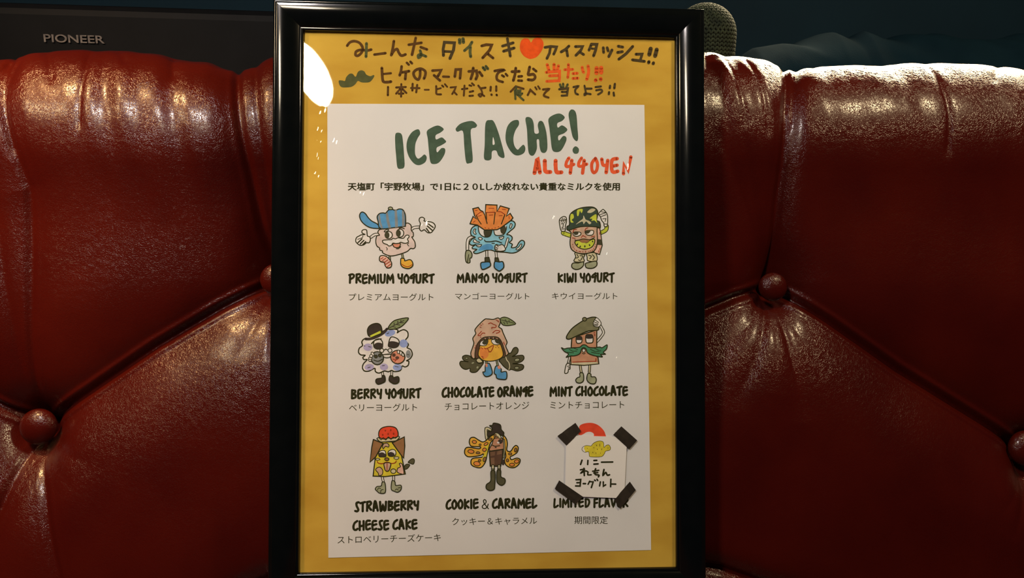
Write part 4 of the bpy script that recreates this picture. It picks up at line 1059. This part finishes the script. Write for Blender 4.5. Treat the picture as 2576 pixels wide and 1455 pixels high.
ol = bpy.data.objects.new('name_lettering', me); C.objects.link(ol); ol.parent = spk; ol['label'] = 'dull silver raised lettering PIONEER'; me.update()

# coarse knitted roll: rows of yarn stitches round a domed core
kc = pix_w(1768, 140, 0.33); kt = pix_w(1780, 6, 0.33).z
kr = (pix_w(1846, 140, 0.33) - pix_w(1690, 140, 0.33)).length / 2
kx = pix_w(1768, 140, 0.33).x
knit = empty('knitted_roll', (kx, 0.33, CZ), 'dark grey-green coarse knitted roll standing behind the frame at upper right', 'knitted throw')
bm = bmesh.new(); core = []
nseg = 40; hcyl = kt - kr * 1.0 - CZ
rows = [(kr * .93, CZ + hcyl * i / 10) for i in range(11)] + [(kr * .93 * math.cos(a), CZ + hcyl + kr * .93 * math.sin(a)) for a in [PI / 2 * i / 10 for i in range(1, 10)]]
vs = [(kx + r * math.cos(2 * PI * k / nseg), .33 + r * math.sin(2 * PI * k / nseg), z) for r, z in rows for k in range(nseg)]
fs = [[i * nseg + k, i * nseg + (k + 1) % nseg, (i + 1) * nseg + (k + 1) % nseg, (i + 1) * nseg + k] for i in range(len(rows) - 1) for k in range(nseg)]
fs.append(list(range(nseg))[::-1]); vs.append((kx, .33, kt - .003)); t_ = len(vs) - 1
fs += [[(len(rows) - 1) * nseg + k, (len(rows) - 1) * nseg + (k + 1) % nseg, t_] for k in range(nseg)]
newobj('core', vs, fs, m_knit, knit, smooth=True, inP=False)
vs, fs = [], []; st = .0058
oct_ = [(1, 0, 0), (-1, 0, 0), (0, 1, 0), (0, -1, 0), (0, 0, 1), (0, 0, -1)]; of = [(0, 2, 4), (2, 1, 4), (1, 3, 4), (3, 0, 4), (2, 0, 5), (1, 2, 5), (3, 1, 5), (0, 3, 5)]
def stitch(c, n, up, lean):
    n = Vector(n).normalized(); up = Vector(up); side = up.cross(n).normalized(); a = (up * math.cos(lean) + side * math.sin(lean)).normalized(); s2 = a.cross(n)
    b0 = len(vs)
    rings = [(-1, .25), (-.5, .85), (.2, 1.0), (.8, .6)]
    for t, r in rings:
        for k in range(6):
            an = 2 * PI * k / 6; vs.append(tuple(Vector(c) + a * t * st * .62 + (n * math.sin(an) * .26 + s2 * math.cos(an) * .30) * st * r))
    for j in range(3):
        for k in range(6): fs.append([b0 + j * 6 + k, b0 + j * 6 + (k + 1) % 6, b0 + j * 6 + 6 + (k + 1) % 6, b0 + j * 6 + 6 + k])
    fs.append([b0 + k for k in range(6)][::-1]); fs.append([b0 + 18 + k for k in range(6)])
arcL = hcyl + kr * PI / 2; nrow = int(arcL / (st * .85))
for i in range(nrow):
    s_ = i * st * .85
    if s_ < hcyl: r, z, nz = kr * .96, CZ + s_, 0; upv = (0, 0, 1)
    else:
        a = (s_ - hcyl) / kr; r = kr * .96 * math.cos(a); z = CZ + hcyl + kr * .96 * math.sin(a); nz = math.sin(a)
    cnt = max(4, int(2 * PI * r / (st * .52)))
    for k in range(cnt):
        an = 2 * PI * k / cnt
        if math.sin(an) > 0.25: continue
        nrm = Vector((math.cos(an) * math.sqrt(1 - nz * nz), math.sin(an) * math.sqrt(1 - nz * nz), nz))
        upv = Vector((-math.cos(an) * nz, -math.sin(an) * nz, math.sqrt(1 - nz * nz)))
        stitch((kx + r * math.cos(an), .33 + r * math.sin(an), z), nrm, upv, .5 if k % 2 else -.5)
kn = newobj('knit_stitches', vs, fs, m_knit, knit, smooth=True, inP=False); kn['kind'] = 'stuff'

# dark teal blanket heaped on the console behind the right half of the sofa
b0x = pix_w(1860, 120, .42).x; b1x = pix_w(2760, 120, .42).x
bl = empty('folded_blanket', ((b0x + b1x) / 2, .42, CZ), 'dark teal blanket heaped behind the right half of the sofa back', 'blanket')
nb, mb = 240, 110
u = np.linspace(0, 1, nb); v = np.linspace(0, 1, mb); U, V = np.meshgrid(u, v)
pxo = [1860, 1900, 1960, 2040, 2090, 2140, 2165, 2200, 2260, 2350, 2450, 2576, 2760]; pyo = [150, 118, 98, 84, 70, 80, 66, 74, 70, 66, 76, 66, 110]
topz = np.interp(b0x + (b1x - b0x) * U, [pix_w(p, 100, .42).x for p in pxo], [pix_w(1288, y, .42).z for y in pyo]) - CZ
prof_ = np.sin(np.clip(V, 0, 1) * PI) ** .45
BX = b0x + (b1x - b0x) * U; BY = .30 + .24 * V
fold = .010 * np.sin(40 * U + 9 * V + 4 * vnoise(U, V, .12, .3, 31)) * (vnoise(U, V, .1, .4, 33)) + .012 * (vnoise(U + V * .3, V, .05, .3, 32) - .5)
BZ = CZ + topz * prof_ + fold * prof_ * .8; BY = BY + fold * .8
BZ[0] = CZ; BZ[-1] = CZ
tp = np.stack([BX, BY, np.maximum(BZ, CZ)], -1).reshape(-1, 3); tp = tp @ Pinv[:3, :3].T + Pinv[:3, 3]
idx = np.arange(nb * mb).reshape(mb, nb); quads = np.stack([idx[:-1, :-1], idx[:-1, 1:], idx[1:, 1:], idx[1:, :-1]], -1).reshape(-1, 4)
np_mesh('cloth', tp, quads, m_blanket, bl)
